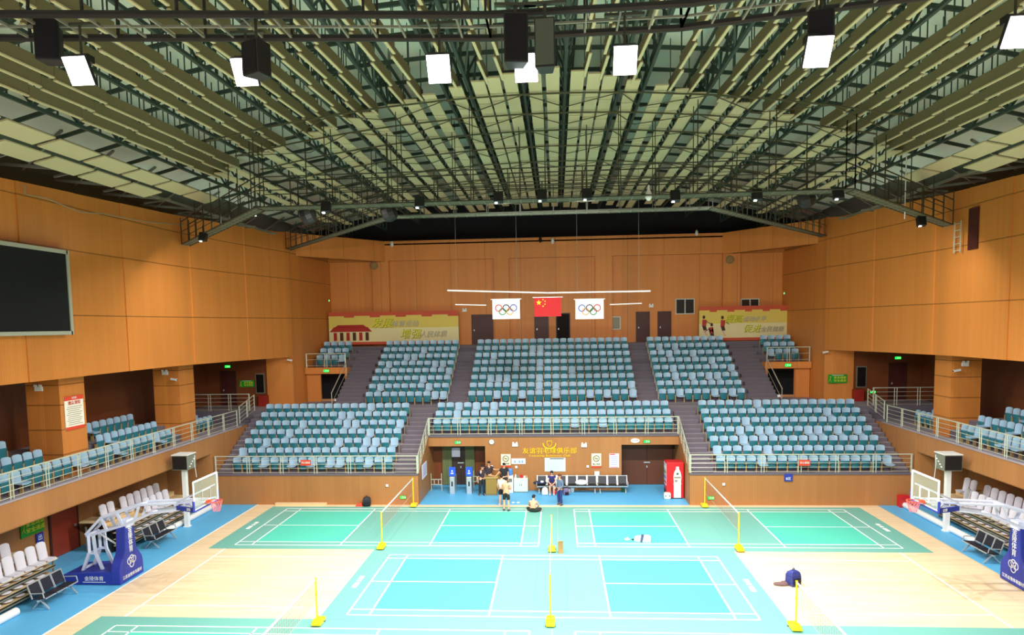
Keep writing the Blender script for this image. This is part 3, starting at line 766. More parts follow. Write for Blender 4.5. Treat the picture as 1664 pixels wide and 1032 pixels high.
# ================================================================== LAMPS, SPEAKERS, CATWALKS
def catwalk(label, pts, wdir, zh=17.2, hang=True, deckm=GREYST, tubes=DKSTEEL, up=1.1, rt=.028):
    t = thing('catwalk', label, 'catwalk', pts[0], 0, 'lighting catwalks'); o = Vector(pts[0]); V = [Vector(p)-o for p in pts]; wv = Vector(wdir)
    for e in (0, 1):
        M = MB(); M.path([v+wv*e for v in V], rt, tubes, 8); M.build('edge_tube', t)
        M = MB(); M.path([v+wv*e+Vector((0, 0, up)) for v in V], .025, tubes, 6); M.path([v+wv*e+Vector((0, 0, up*.55)) for v in V], .018, tubes, 5); M.build('handrail', t)
    D = MB()
    for a, b in zip(V, V[1:]):
        L = (b-a).length; n = max(2, int(L/.45))
        for k in range(n+1):
            q = a+(b-a)*(k/n); D.bar(q, q+wv, .03, .04, deckm)
            if k % 3 == 0:
                for e in (0, 1): M = MB(); M.bar(q+wv*e, q+wv*e+Vector((0, 0, up)), .035, .035, tubes, up=(0, 1, 0)); M.build('post', t)
            if hang and k % 6 == 0:
                for e in (0, 1): z1 = ZP((o+q).x-AX)+.2-(o+q).z; M = MB(); M.bar(q+wv*e, Vector((q.x+wv.x*e, q.y+wv.y*e, z1)), .03, .03, tubes, up=(0, 1, 0)); M.build('hanger', t)
        for f in ((.5,) if rt > .04 else (.3, .7)): D.bar(a+wv*f, b+wv*f, .04, .03, deckm)
        if rt < .04: D.hexa([a+wv*.04, b+wv*.04, b+wv*.96, a+wv*.96], [q+Vector((0, 0, .02)) for q in (a+wv*.04, b+wv*.04, b+wv*.96, a+wv*.96)], OLIVST)
    D.build('grating', t)
    return t
catwalk('dark catwalk close overhead carrying the bright floodlights', [(-13, 10.2, 14.1), (-9.5, 10.7, 14.1), (-1, 11.66, 14.1), (2, 11.6, 14.1), (6, 10.75, 14.1), (11, 9.3, 14.1)], (0, -.85, 0), tubes=TUBEB, rt=.055)
catwalk('far catwalk across the hall, front one, ending on the side walls', [(-18.7, 34.5, 13.8), (-11.2, 26.1, 14.05), (10.5, 25.9, 14.05), (18.0, 33.7, 13.7)], (0, .8, 0))
catwalk('far catwalk across the hall, rear one, ending on the corner piers', [(-17.3, 44.7, 14.6), (-7.0, 29.6, 14.15), (6.4, 29.6, 14.15), (16.5, 44.7, 14.6)], (0, .8, 0))
def lamp(parent, energy, size, tilt):
    l = bpy.data.lights.new('flood', 'AREA'); l.energy = energy; l.size = size; l.color = (1, .985, .95); l.spread = math.radians(160)
    o = bpy.data.objects.new('lamp_light', l); COL.objects.link(o); o.parent = parent; o.location = (0, 0, -.34); o.rotation_euler.x = tilt
    return o
FL = [(127, 115, 'first'), (397, 117, 'second'), (713, 112, 'third'), (855, 110, 'fourth'), (1016, 98, 'fifth'), (1330, 84, 'sixth'), (1656, 52, 'last')]
for px, py, n in FL:
    p = at(px, py, Y=10.95 if 300 < px < 1300 else 10.4)
    t = thing('floodlight', f'bright square floodlight under the near catwalk, {n} from the left', 'floodlight', p, 0, 'near floodlights')
    R = Matrix.Rotation(math.radians(-58), 3, 'X')
    M = MB(); M.cbox((0, .04, .02), (.36, .42, .07), BLACK, R); M.cbox((0, .09, .2), (.32, .16, .1), BLACK); M.build('housing', t)
    M = MB(); M.cbox(R@Vector((0, 0, -.045))+Vector((0, .04, .02)), (.34, .4, .02), FLOODE, R); M.build('lit_face', t)
    M = MB(); M.tube((0, .1, .2), (0, .1, 14.12-p.z), .02, DKSTEEL, 6); M.box(-.3, .3, .06, .14, 14.09-p.z, 14.13-p.z, DKSTEEL); M.build('bracket', t)
    lamp(t, FLOOD_W*(.6 if n == 'first' else 1), .4, math.radians(14))
SP = [(82, 68, .36, .62, .25, 'far left'), (418, 97, .36, .5, -.5, 'between the first two floodlights'), (838, 66, .36, .7, .1, 'left one of the middle pair'), (886, 74, .3, .7, -.05, 'right one of the middle pair'), (1334, 50, .36, .5, -.35, 'beside the sixth floodlight')]
for px, py, a, h, rz, n in SP:
    p = at(px, py, Y=10.55); t = thing('loudspeaker', f'black loudspeaker hanging from the near catwalk, {n}', 'loudspeaker', p, rz, 'hanging loudspeakers')
    M = MB(); M.hexa([(-a/2, -.14, -h/2), (a/2, -.14, -h/2), (a*.34, .16, -h/2), (-a*.34, .16, -h/2)], [(-a/2, -.14, h/2), (a/2, -.14, h/2), (a*.34, .16, h/2), (-a*.34, .16, h/2)], BLACK); M.build('cabinet', t, bevel=.02)
    M = MB(); M.cbox((0, -.145, 0), (a*.86, .02, h*.9), VOIDG if n.startswith('right') else VOID); M.build('grille', t)
    M = MB(); M.tube((0, 0, h/2), (0, 0, 14.12-p.z), .025, DKSTEEL, 6); M.box(-.3, .3, -.04, .04, 14.09-p.z, 14.13-p.z, DKSTEEL); M.build('hanger', t)
FARL = [(530, 337), (682, 329), (810, 321), (881, 318), (954, 316), (1097, 319), (1230, 317), (1362, 315), (330, 385), (1497, 360), (418, 343)]
for i, (px, py) in enumerate(sorted(FARL)):
    p = at(px, py, Y=26.0 if 420 < px < 1380 else 31.5)
    t = thing('spotlight', f'small black floodlight under the far catwalk, {ORD(i+1)} from the left', 'floodlight', p, 0, 'far floodlights')
    R = Matrix.Rotation(math.radians(-18), 3, 'X')
    M = MB(); M.cbox((0, 0, 0), (.34, .22, .4), BLACK, R); M.build('housing', t, bevel=.02)
    M = MB(); M.cbox((-.08, -.08, -.21), (.1, .08, .02), GLOWE, R); M.build('lens', t)
    M = MB(); M.tube((0, 0, .2), (0, 0, .5), .02, DKSTEEL, 6); M.build('bracket', t)
    lamp(t, FAR_W*(.25 if px < 440 or px > 1400 else 1.1), .3, math.radians(-10 if i % 2 else 30))

for px, py, n in ((500, 349, 'far left'), (632, 345, 'left of the middle'), (1310, 322, 'far right')):
    p = at(px, py, Y=28.6); t = thing('array_speaker', f'dark rounded loudspeaker cluster on the rear far catwalk, {n}', 'loudspeaker', p, 0, 'far loudspeaker clusters')
    M = MB(); M.lathe([(.2, -.3), (.34, -.22), (.4, 0), (.34, .22), (.2, .3)], (0, 0, 0), TUBEB, 14); o = M.build('cabinet', t); o.rotation_euler.y = PI/2-.3
    M = MB(); M.tube((0, 0, .3), (0, 0, ZP(p.x-AX)+.2-p.z), .025, DKSTEEL, 6); M.build('hanger', t)
p, q = at(1475, 278, Y=30.5), at(1470, 356, Y=30.5); M = MB(); M.tube(q, (q.x, q.y, ZP(q.x-AX)+.9), .025, WHITE, 6); tag(M.build('hanging_pipe'), 'thin white pipe hanging beside the right end of the far catwalk', 'pipe')
p = at(1054, 317, Y=26.1); M = MB(); M.lathe([(.03, .35), (.05, .2), (.12, .05), (.12, -.1), (.05, -.2)], p, WHITE, 12); tag(M.build('bulb_lamp'), 'white bulb lamp on the front far catwalk, right of the flags', 'lamp')
M = MB(); M.path([at(x, y, X=AX-18.45) for x, y in ((40, 301), (41, 316), (75, 322), (130, 345), (165, 347), (240, 361), (300, 366))], .018, mat('grey_cable', (150, 150, 135), .6), 5); tag(M.build('cable'), 'pale cable drooping along the head of the left wall', 'cable')

# ================================================================== FLAGS
def flag(label, px0, px1, py0, py1, kind):
    Y = 36.0; a = at(px0, py0, Y=Y); b = at(px1, py1, Y=Y); w_, h = b.x-a.x, a.z-b.z; c = Vector(((a.x+b.x)/2, Y, (a.z+b.z)/2))
    t = thing('flag', label, 'flag', c, 0, 'hanging flags')
    M = MB(); n = 12
    m = mat('flag_red', (176, 14, 20), .7) if kind == 'red' else mat('flag_white', (222, 222, 222), .7)
    for i in range(n):
        x0, x1 = -w_/2+w_*i/n, -w_/2+w_*(i+1)/n; f = lambda x: .012*math.sin(x*7)
        M.hexa([(x0, f(x0)-.006, -h/2), (x1, f(x1)-.006, -h/2), (x1, f(x1), -h/2), (x0, f(x0), -h/2)], [(x0, f(x0)-.006, h/2), (x1, f(x1)-.006, h/2), (x1, f(x1), h/2), (x0, f(x0), h/2)], m)
    fl = M.build('cloth', t)
    M = MB(); M.tube((-w_/2-.08, 0, h/2+.015), (w_/2+.08, 0, h/2+.015), .02, WHITE, 8); M.build('pole', t)
    if kind == 'red':
        def star(M, cx, cz, r, rot):
            pts = []
            for k in range(10):
                rr = r if k % 2 == 0 else r*.382; a_ = PI/2+rot+k*PI/5; pts.append((cx+rr*math.cos(a_), -.03, cz+rr*math.sin(a_)))
            M.prism(pts, (0, .008, 0), mat('yellow_star', (255, 222, 0), .6))
        M = MB(); star(M, -w_*.33, h*.24, h*.15, 0); M.build('large_star', fl)
        for k, (u, v) in enumerate(((-.17, .4), (-.1, .3), (-.1, .15), (-.17, .05))):
            M = MB(); star(M, w_*u, h*v, h*.05, .4*k); M.build('small_star', fl)
    else:
        cols = [(190, 30, 44), (24, 24, 28), (30, 66, 160), (20, 116, 56), (214, 140, 20)]
        pos = [(-.27, .06), (0, .06), (.27, .06), (-.135, -.12), (.135, -.12)]
        order = [0, 1, 2, 3, 4] if kind == 'rings' else [2, 1, 0, 4, 3]
        for (u, v), k in zip(pos, order):
            M = MB(); r = w_*.115; pts = [(w_*u+r*math.cos(2*PI*j/24), -.02, h*v+r*math.sin(2*PI*j/24)) for j in range(25)]
            M.path(pts, .026, mat('ring_'+str(k), cols[k], .6), 5); M.build('ring', fl)
    return t, a, b
flag('white flag with five coloured rings, hanging left of the red flag', 800, 845, 487, 518, 'rings')
flag('red flag with yellow stars hanging in the middle', 868, 912, 484, 514, 'red')
flag('white flag with five coloured rings, hanging right of the red flag', 935, 981, 487, 518, 'mirrored')
a, b, c = at(727, 472, Y=36.3), at(890, 476, Y=36.3), at(1057, 473, Y=36.3)
M = MB(); M.path([a, b, c], .04, WHITE, 8); t = tag(M.build('flag_bar'), 'long white tube hung on wires above the flags', 'flag bar', 'white hanging bars')
for px in (742, 840, 938, 1038):
    q = at(px, 474, Y=36.3); M = MB(); M.tube(q, (q.x, q.y, ZP(q.x-AX)+.4), .008, GREYST, 4); M.build('wire', t)
for px, n in ((824, 'left'), (890, 'middle'), (958, 'right')):
    q = at(px, 486 if n != 'middle' else 483, Y=36.0); M = MB(); M.tube(q, (q.x, 36.3, at(px, 475, Y=36.3).z), .006, GREYST, 4); M.build('flag_cord', t)
for x0, y0, x1, y1, n in ((740, 495, 790, 496, 'left'), (991, 495, 1043, 493, 'right')):
    p, q = at(x0, y0, Y=36.6), at(x1, y1, Y=36.6)
    M = MB(); M.tube(p, q, .025, WHITE, 8); t = tag(M.build('flag_bar'), f'short empty white bar hanging on the {n} of the flags', 'flag bar', 'white hanging bars')
    for r in (p, q): M = MB(); M.tube(r, (r.x, 36.3, a.z), .005, GREYST, 4); M.build('cord', t)

# ================================================================== BIG SCREEN
y1 = 25.85
t = thing('video_screen', 'large dark video screen high on the left wall', 'screen', (AX-18.5, y1-3, 11.0))
M = MB(); M.box(0, .22, -3, 3, -1.5, 1.5, VOID); M.build('display', t)
M = MB()
for z in (-1.53, 1.53): M.box(-.1, .26, -3.06, 3.06, z-.07, z+.07, mat('screen_frame', (176, 176, 160), .5))
for y in (-3.06, 3.06): M.box(-.1, .26, y-.07, y+.07, -1.6, 1.6, MATS['screen_frame'])
M.build('frame', t)

# ================================================================== BANNERS
def banner(label, x0, x1, z0, z1, y):
    t = thing('banner', label, 'banner', ((x0+x1)/2, y, (z0+z1)/2), 0, 'red and yellow banners'); w_, h = x1-x0, z1-z0
    ban = mat('banner_yellow', (228, 202, 96), .6); low = mat('banner_cream', (232, 218, 164), .6); red = mat('banner_red', (206, 84, 54), .6)
    M = MB(); M.box(-w_/2, w_/2, 0, .06, -h/2, 0, low); M.box(-w_/2, w_/2, 0, .06, 0, h/2, ban); M.box(-w_/2, w_/2, -.006, 0, h/2-.28, h/2, red); M.box(-w_/2, w_/2, -.006, 0, -h/2, -h/2+.2, red)
    for k in range(5): M.box(-w_/2+w_*(.12+.2*k), -w_/2+w_*(.2+.2*k), -.006, 0, h/2-.4, h/2-.28, red)
    p = M.build('printed_sheet', t)
    M = MB()
    for e in (-w_/2+.02, w_/2-.02): M.bar((e, .1, -h/2-.4), (e, .1, h/2), .05, .05, GREYST, up=(0, 1, 0))
    M.build('frame', t); return t, p, w_, h
GREYT = mat('grey_text', (150, 140, 130), .6)
OUT = mat('green_outline', (92, 108, 24), .6)
def headline(p, s, size, x, z, m, o):
    text(s, size, o, p, (x+.03, -.012, z-.03), (PI/2, 0, 0), 'letter_shadow', shear=.25); text(s, size, m, p, (x, -.022, z), (PI/2, 0, 0), shear=.25)
t, p, w_, h = banner('long banner with a red gate picture and two lines of characters', -16.85, -7.15, 8.2, 10.6, 51.3)
headline(p, '发展', .78, -.85, .32, YELT, OUT); headline(p, '体育运动', .5, .85, .28, CREAM, GREYT); headline(p, '增强', .78, 1.25, -.5, YELT, OUT); headline(p, '人民体质', .5, 2.95, -.52, CREAM, GREYT)
M = MB(); rd = mat('gate_red', (176, 40, 32), .6); dk = mat('gate_brown', (84, 44, 20), .6)   # generic red hall with tiered roofs
for x, w0, z, hh in ((-3.2, 3.2, -.25, .35), (-3.2, 2.4, .08, .18)): M.prism([(x-w0/2, -.012, z), (x+w0/2, -.012, z), (x+w0*.4, -.012, z+hh), (x-w0*.4, -.012, z+hh)], (0, .006, 0), rd)
for k in range(6): M.box(-4.5+k*.48, -4.25+k*.48, -.012, -.004, -.9, -.3, dk if k % 2 else rd)
M.build('picture', p)
t, p, w_, h = banner('shorter banner with three running players in red shirts', 10.2, 16.35, 8.1, 10.55, 51.3)
headline(p, '提高', .6, -.7, .3, YELT, OUT); headline(p, '运动水平', .4, .75, .28, CREAM, GREYT); headline(p, '促进', .6, .6, -.42, YELT, OUT); headline(p, '全民健康', .4, 2.0, -.45, CREAM, GREYT)
M = MB(); sh = mat('print_red', (186, 52, 48), .6); sk = mat('print_brown', (70, 36, 30), .6); wt = mat('print_pink', (226, 180, 170), .6)
for x, z, l in ((-2.75, .15, 1), (-2.2, -.4, -1), (-1.45, .1, 1)):
    M.prism([(x-.13, -.012, z-.3), (x+.16, -.012, z-.32), (x+.22*l, -.012, z+.12), (x-.1*l, -.012, z+.16)], (0, .006, 0), sh)
    M.prism([(x+.1*math.cos(a*PI/5), -.012, z+.32+.13*math.sin(a*PI/5)) for a in range(10)], (0, .006, 0), sk)
    M.prism([(x-.12, -.012, z-.3), (x+.14, -.012, z-.3), (x+.22, -.012, z-.6), (x-.02, -.012, z-.62)], (0, .006, 0), sk)
    M.prism([(x-.04, -.012, z-.6), (x+.1, -.012, z-.6), (x+.26*l, -.012, z-1.0), (x+.16*l, -.012, z-1.0)], (0, .006, 0), wt)
    M.prism([(x+.1*l, -.012, z+.08), (x+.16*l, -.012, z+.0), (x+.5*l, -.012, z-.2), (x+.46*l, -.012, z-.12)], (0, .006, 0), sk)
M.build('picture', p)

# ================================================================== DOORS, WINDOWS IN THE REAR WALL
nd = 0
def door(x0, x1, y, z0, z1, m, handle=1, two=False, axis='y', s=1):
    global nd; nd += 1
    fr = mat('door_frame', (70, 38, 26), .5)
    if axis == 'y':
        M = MB(); M.box(x0, x1, y-.04, y+.02, z0, z1, m); d = struct(M.build(f'door_{nd}'))
        M = MB(); M.box(x0-.07, x0, y-.07, y+.02, z0, z1+.07, fr); M.box(x1, x1+.07, y-.07, y+.02, z0, z1+.07, fr); M.box(x0, x1, y-.07, y+.02, z1, z1+.07, fr); M.build('door_frame', d)
        M = MB(); hx = x0+.12 if handle > 0 else x1-.12
        if two:
            M.box((x0+x1)/2-.01, (x0+x1)/2+.01, y-.05, y-.04, z0, z1, VOID); hx = (x0+x1)/2
            M.box(hx-.18, hx+.18, y-.08, y-.04, z0+1.28, z0+1.34, CHROME)
        M.box(hx-.03, hx+.03, y-.09, y-.04, z0+1.0, z0+1.12, CHROME); M.build('door_handle', d)
    else:
        M = MB(); M.box(y-.03, y+.03, x0, x1, z0, z1, m); d = struct(M.build(f'door_{nd}'))
        M = MB(); M.box(y-.05, y+.05, x0-.08, x0, z0, z1+.08, fr); M.box(y-.05, y+.05, x1, x1+.08, z0, z1+.08, fr); M.box(y-.05, y+.05, x0, x1, z1, z1+.08, fr); M.build('door_frame', d)
        M = MB(); M.box(y-.08, y+.08, x1-.2, x1-.12, z0+1, z0+1.1, CHROME); M.build('door_handle', d)
    return d
ZD = uzf(9)
for a, b, m in ((768, 800, DOORM), (870, 890, DOORM), (905, 925, mat('open_doorway', (26, 18, 18), .9)), (1035, 1054, DOORM), (1070, 1089, DOORM)):
    door(at(a, 530, Y=52.28).x, at(b, 530, Y=52.28).x, 52.26, ZD, ZD+2.15, m)
nw = 0
WHF = mat('window_frame_white', (206, 204, 190), .5); DKG = mat('dark_glass', (26, 24, 22), .15)
def window(px0, py0, px1, py1, Y, split=True, gl=DKG):
    global nw; nw += 1
    a, b = at(px0, py0, Y=Y), at(px1, py1, Y=Y); M = MB(); M.box(a.x, b.x, Y-.03, Y, b.z, a.z, gl); d = struct(M.build(f'window_{nw}'))
    M = MB(); f = .07
    M.box(a.x-f, b.x+f, Y-.06, Y, a.z, a.z+f, WHF); M.box(a.x-f, b.x+f, Y-.06, Y, b.z-f, b.z, WHF); M.box(a.x-f, a.x, Y-.06, Y, b.z, a.z, WHF); M.box(b.x, b.x+f, Y-.06, Y, b.z, a.z, WHF)
    if split: M.box((a.x+b.x)/2-f/2, (a.x+b.x)/2+f/2, Y-.06, Y, b.z, a.z, WHF)
    M.build('window_frame', d)
window(1099, 487, 1127, 509, 52.28); window(1205, 487, 1232, 498, 52.28); window(995, 516, 1007, 534, 52.28, False, mat('pale_glass', (126, 122, 96), .3))
# gallery doors and small windows
for s, nm in SIDES:
    door(*sorted((AX+s*21.8, AX+s*20.9)), 44.98, ZA, ZA+2.25, DOORM)
    a = AX+s*19.2; nw += 1; M = MB(); M.box(a-.25, a+.25, 44.93, 44.99, 5.3, 6.5, DKG); d = struct(M.build(f'window_{nw}')); M = MB(); M.box(a-.3, a+.3, 44.95, 45, 5.24, 6.56, GREYST); M.build('window_frame', d)
door(27.4, 29.0, AX-20.86, .02, 2.35, DOORL, axis='x')
door(3.75, 6.65, 41.15, .02, 2.55, DOORB, two=True)
door(-6.55, -5.0, 41.15, .02, 2.5, mat('dark_entrance', (58, 40, 34), .5), two=True)

# ================================================================== SIGNS AND SMALL FITTINGS
# each stands on a wall: c centre, n = direction it faces ('-y', '+x', '-x'), local x to the viewer's right
FACE = {'-y': 0, '+x': PI/2, '-x': -PI/2}
def board(name, label, cat, c, face, w_, h, m, group=None, th=.03):
    t = thing(name, label, cat, c, FACE[face], group)
    M = MB(); M.box(-w_/2, w_/2, -th, 0, -h/2, h/2, m); t['_'] = 0; p = M.build('panel', t); del t['_']
    return t, p
def plate(p, x, z, w_, h, m, d=.034, name='printed_area'):
    M = MB(); M.box(x-w_/2, x+w_/2, -d-.003, -.02, z-h/2, z+h/2, m); return M.build(name, p)
def exit_sign(label, c, face, w_=.36, h=.16):
    t, p = board('exit_sign', label, 'exit sign', c, face, w_, h, mat('exit_case', (16, 70, 26), .5), 'green exit signs')
    plate(p, 0, 0, w_*.92, h*.86, GREENE, name='lit_face')
    M = MB(); g = mat('exit_mark', (225, 255, 225), .5, emit=1.0)
    M.ball((-.02, -.045, h*.28), (.018, .006, .018), g, 8, 5); M.bar((-.02, -.045, h*.2), (-.03, -.045, -.02), .03, .006, g); M.bar((-.03, -.045, -.02), (.01, -.045, -.06), .02, .006, g); M.bar((-.03, -.045, -.02), (-.07, -.045, -.05), .02, .006, g); M.bar((-.02, -.045, .02), (.03, -.045, 0), .018, .006, g)
    M.prism([(.06, -.048, -.015), (.11, -.048, -.015), (.11, -.048, -.035), (.15, -.048, 0), (.11, -.048, .035), (.11, -.048, .015), (.06, -.048, .015)], (0, .004, 0), g)
    M.build('running_man_and_arrow', p)
exit_sign('lit green exit sign over the entrance at the left of the clock', at(744, 719, Y=39.65), '-y')
exit_sign('lit green exit sign above the brown double door', at(1051, 717.5, Y=39.65), '-y')
for s, nm in SIDES:
    exit_sign(f'lit green exit sign on the front of the {nm} corner balcony', (AX+s*15.35, 46.88, 6.56), '-y', .42, .2)
    exit_sign(f'lit green exit sign above the {nm} gallery door', (AX+s*21.35, 44.97, 7.05), '-y', .4, .18)
exit_sign('lit green exit sign low on the end wall of the right gallery', (AX+19.9, 44.97, 4.95), '-y', .36, .16)
exit_sign('lit green exit sign above the red door under the left gallery', (AX-20.78, 27.6, 2.58), '+x', .4, .18)
exit_sign('small green exit sign low on the left podium wall behind the net', at(655, 808, Y=36.38), '-y', .34, .17)
exit_sign('small green exit sign low on the right podium wall behind the net', at(1155, 809, Y=36.38), '-y', .34, .17)
for s, nm in SIDES: exit_sign(f'tiny green lamp high in the {nm} rear corner', (AX+s*16.6, 51.7, 11.5 if s < 0 else 11.4), '+x' if s < 0 else '-x', .16, .16)
def evac(label, c, face, w_=1.15, h=.55):
    t, p = board('safety_notice', label, 'notice', c, face, w_, h, GREENS, 'green evacuation notices')
    plate(p, 0, h*.4, w_*.6, h*.05, WHITE)
    for j, tx in enumerate(('紧急疏散', '安全通道')): text(tx, h*.3, YELT, p, (w_*.12, -.04, h*(.12-.34*j)), sx=1.15)
    M = MB(); x = -w_*.38
    M.ball((x, -.04, h*.22), (.03, .008, .035), YELT, 8, 5); M.bar((x, -.04, h*.15), (x-.02, -.04, -.05), .06, .008, YELT); M.bar((x-.02, -.04, -.05), (x+.06, -.04, -.2), .035, .008, YELT); M.bar((x-.02, -.04, -.05), (x-.1, -.04, -.18), .035, .008, YELT); M.build('running_man', p)
evac('green notice with yellow characters on the right corner pier', (AX+17.75, 44.93, 5.8), '-y')
evac('green notice with yellow characters on the end wall of the left gallery', (AX-20.1, 44.97, 5.9), '-y', 1.0, .45)
evac('green notice with yellow characters beside the red door, low on the left', (AX-20.87, 26.4, 1.75), '+x', 1.25, .75)
t, p = board('blue_notice', 'small blue and white vertical notice below the green one', 'notice', (AX-20.86, 26.75, .98), '+x', .4, .7, BLUEPAD)
for i, ch in enumerate('出口'): text(ch, .26, WHITE, p, (0, -.04, .16-.3*i))
for s, px in ((-1, 497), (1, 1307)):
    c = at(px, 752, Y=36.42); t, p = board('warning_sign', f'small red warning sign tied to the {"left" if s < 0 else "right"} podium railing', 'sign', c, '-y', .56, .3, REDSIGN, 'red railing signs')
    text('禁止翻越', .12, WHITE, p, (0, -.04, 0))
t, p = board('area_sign', 'small blue sign below the railing of the right podium', 'sign', at(1281, 776, Y=36.36), '-y', .42, .38, BLUEPAD); text('B区', .17, WHITE, p, (0, -.04, -.06))
t, p = board('rules_poster', 'white rules poster with red bands on the left gallery pillar', 'poster', (AX-19.38, 27.25, 6.22), '+x', 1.12, 1.36, mat('poster_paper', (244, 236, 220), .5))
plate(p, 0, .6, 1.12, .17, REDSIGN); plate(p, 0, -.62, 1.12, .13, REDSIGN); text('观众须知', .17, REDM, p, (0, -.04, .4), sx=1.1); text('体育馆', .1, WHITE, p, (0, -.045, .6))
for k in range(10): plate(p, (-.04 if k % 3 else .02), .25-.08*k, .86-(.18 if k % 3 == 2 else 0), .022, GREYT, name='text_line')
# entrance wall
Y0 = 39.665
c = at(893, 733, Y=Y0); t = thing('club_sign', 'gold club emblem and characters on the entrance wall', 'wall sign', c)
text('友谊羽毛球俱乐部', .36, GOLD, t, (0, -.02, 0), sx=1.08, ext=.015, name='gold_characters'); text('Friendship Badminton Club', .19, GOLD, t, (0, -.02, -.27), sx=1.12, ext=.01, name='gold_lettering')
M = MB()
for e in (-1, 1):
    M.path([(e*.08, -.02, .15), (e*.22, -.02, .19), (e*.33, -.02, .3), (e*.37, -.02, .46)], .035, GOLD, 6); M.path([(e*.03, -.02, .24), (e*.13, -.02, .4), (e*.14, -.02, .58)], .018, GOLD, 6)
M.bar((-.14, -.02, .58), (.14, -.02, .58), .03, .03, GOLD); M.bar((-.1, -.02, .15), (.1, -.02, .15), .04, .06, GOLD); M.build('gold_emblem', t)
t = thing('wall_clock', 'round white clock at the left of the entrance wall', 'clock', at(799, 718, Y=Y0))
R90 = [(.15, 0), (.16, .02), (.16, .05), (.13, .06)]
M = MB(); M.lathe(R90, (0, 0, 0), GREYST, 20); o = M.build('rim', t); o.rotation_euler.x = PI/2
M = MB(); M.lathe([(.135, .05), (.135, .062)], (0, 0, 0), WHITE, 20); o = M.build('dial', t); o.rotation_euler.x = PI/2
M = MB(); M.bar((0, -.07, 0), (.05, -.07, .05), .012, .012, BLACK); M.bar((0, -.07, 0), (-.02, -.07, .1), .01, .01, BLACK); M.build('hands', t)
def nosmoke(label, px0, py0, px1, py1):
    a, b = at(px0, py0, Y=Y0), at(px1, py1, Y=Y0); w_, h = b.x-a.x, a.z-b.z
    t, p = board('no_smoking_sign', label, 'sign', ((a.x+b.x)/2, Y0, (a.z+b.z)/2), '-y', w_, h, mat('sign_cream', (232, 240, 200), .5), 'no smoking signs')
    plate(p, 0, -h/2-.06, w_, .09, REDSIGN); text('禁止吸烟', .1, BLACK, p, (0, -.04, -h*.36))
    M = MB(); r = w_*.3; pts = [(r*math.cos(2*PI*j/24), -.04, h*.1+r*math.sin(2*PI*j/24)) for j in range(25)]; M.path(pts, .02, mat('sign_brown', (120, 60, 40), .5), 5)
    M.bar((-r*.7, -.04, h*.1+r*.7), (r*.7, -.04, h*.1-r*.7), .03, .012, MATS['sign_brown']); M.bar((-.1, -.038, h*.1), (.1, -.038, h*.1), .01, .03, BLACK, up=(0, 0, 1)); M.build('prohibition_mark', p)
nosmoke('pale no smoking sign left of the gold characters, above the man in black', 814, 738, 830, 756); nosmoke('pale no smoking sign above the right hand bench', 961, 737, 977, 757)
a, b = at(831, 745, Y=Y0), at(854, 754, Y=Y0); t, p = board('price_notice', 'long white notice with small blue pictures beside the no smoking sign', 'notice', (a+b)/2, '-y', b.x-a.x, a.z-b.z, WHITE)
for x, m in ((-.2, 'a'), (.06, 'b'), (.22, 'c')): plate(p, x, -.02, .1, .14, mat('notice_blue', (120, 170, 210), .5))
a, b = at(885, 744, Y=Y0), at(919, 766, Y=Y0); t, p = board('noticeboard', 'pale blue white noticeboard below the gold characters', 'noticeboard', (a+b)/2, '-y', b.x-a.x, a.z-b.z, WHITE)
plate(p, 0, 0, (b.x-a.x)*.95, (a.z-b.z)*.93, mat('pale_sheet', (206, 230, 240), .5)); plate(p, .1, (a.z-b.z)*.44, .8, .05, mat('teal_strip', (90, 180, 180), .5))
for k in range(5): plate(p, 0, .22-.11*k, .9, .012, mat('pale_line', (160, 190, 200), .5), .04, 'text_line')
a, b = at(990, 737, Y=Y0), at(1006, 760, Y=Y0); t, p = board('notice_poster', 'white and lilac poster with red corners, left of the brown double door', 'poster', (a+b)/2, '-y', b.x-a.x, a.z-b.z, mat('lilac_paper', (226, 226, 246), .5))
plate(p, -.1, .36, .3, .06, REDSIGN); plate(p, 0, -.37, .45, .03, REDSIGN)
for k in range(5): plate(p, 0, .22-.11*k, .4, .025, mat('lilac_text', (150, 150, 190), .5), .04, 'text_line')
a = at(1032, 716, Y=Y0); t = thing('oval_plaque', 'oval white plaque with small text above the brown double door', 'plaque', a)
M = MB(); M.prism([(.25*math.cos(2*PI*j/24), -.03, .13*math.sin(2*PI*j/24)) for j in range(24)], (0, .03, 0), WHITE); M.build('plate', t); text('乒乓球馆', .09, GREYT, t, (0, -.035, 0))
t, p = board('wall_poster', 'white and lilac poster on the left side wall of the recess', 'poster', (X_IN_L+.03, 38.0, 1.55), '+x', 1.3, .8, MATS['lilac_paper'])
for k in range(5): plate(p, 0, .25-.12*k, 1.0, .03, MATS['lilac_text'], name='text_line')
def emergency(label, c, face):
    t = thing('emergency_lamp', label, 'emergency lamp', c, FACE[face], 'white emergency lamps')
    M = MB(); M.box(-.16, .16, -.08, 0, -.12, .06, WHITE); M.build('case', t, bevel=.01)
    for e in (-.1, .1):
        M = MB(); M.tube((e, -.04, .1), (e, -.13, .1), .055, WHITE, 10); M.tube((e, -.03, .05), (e, -.03, .12), .015, GREYST, 6); M.build('lamp_head', t)
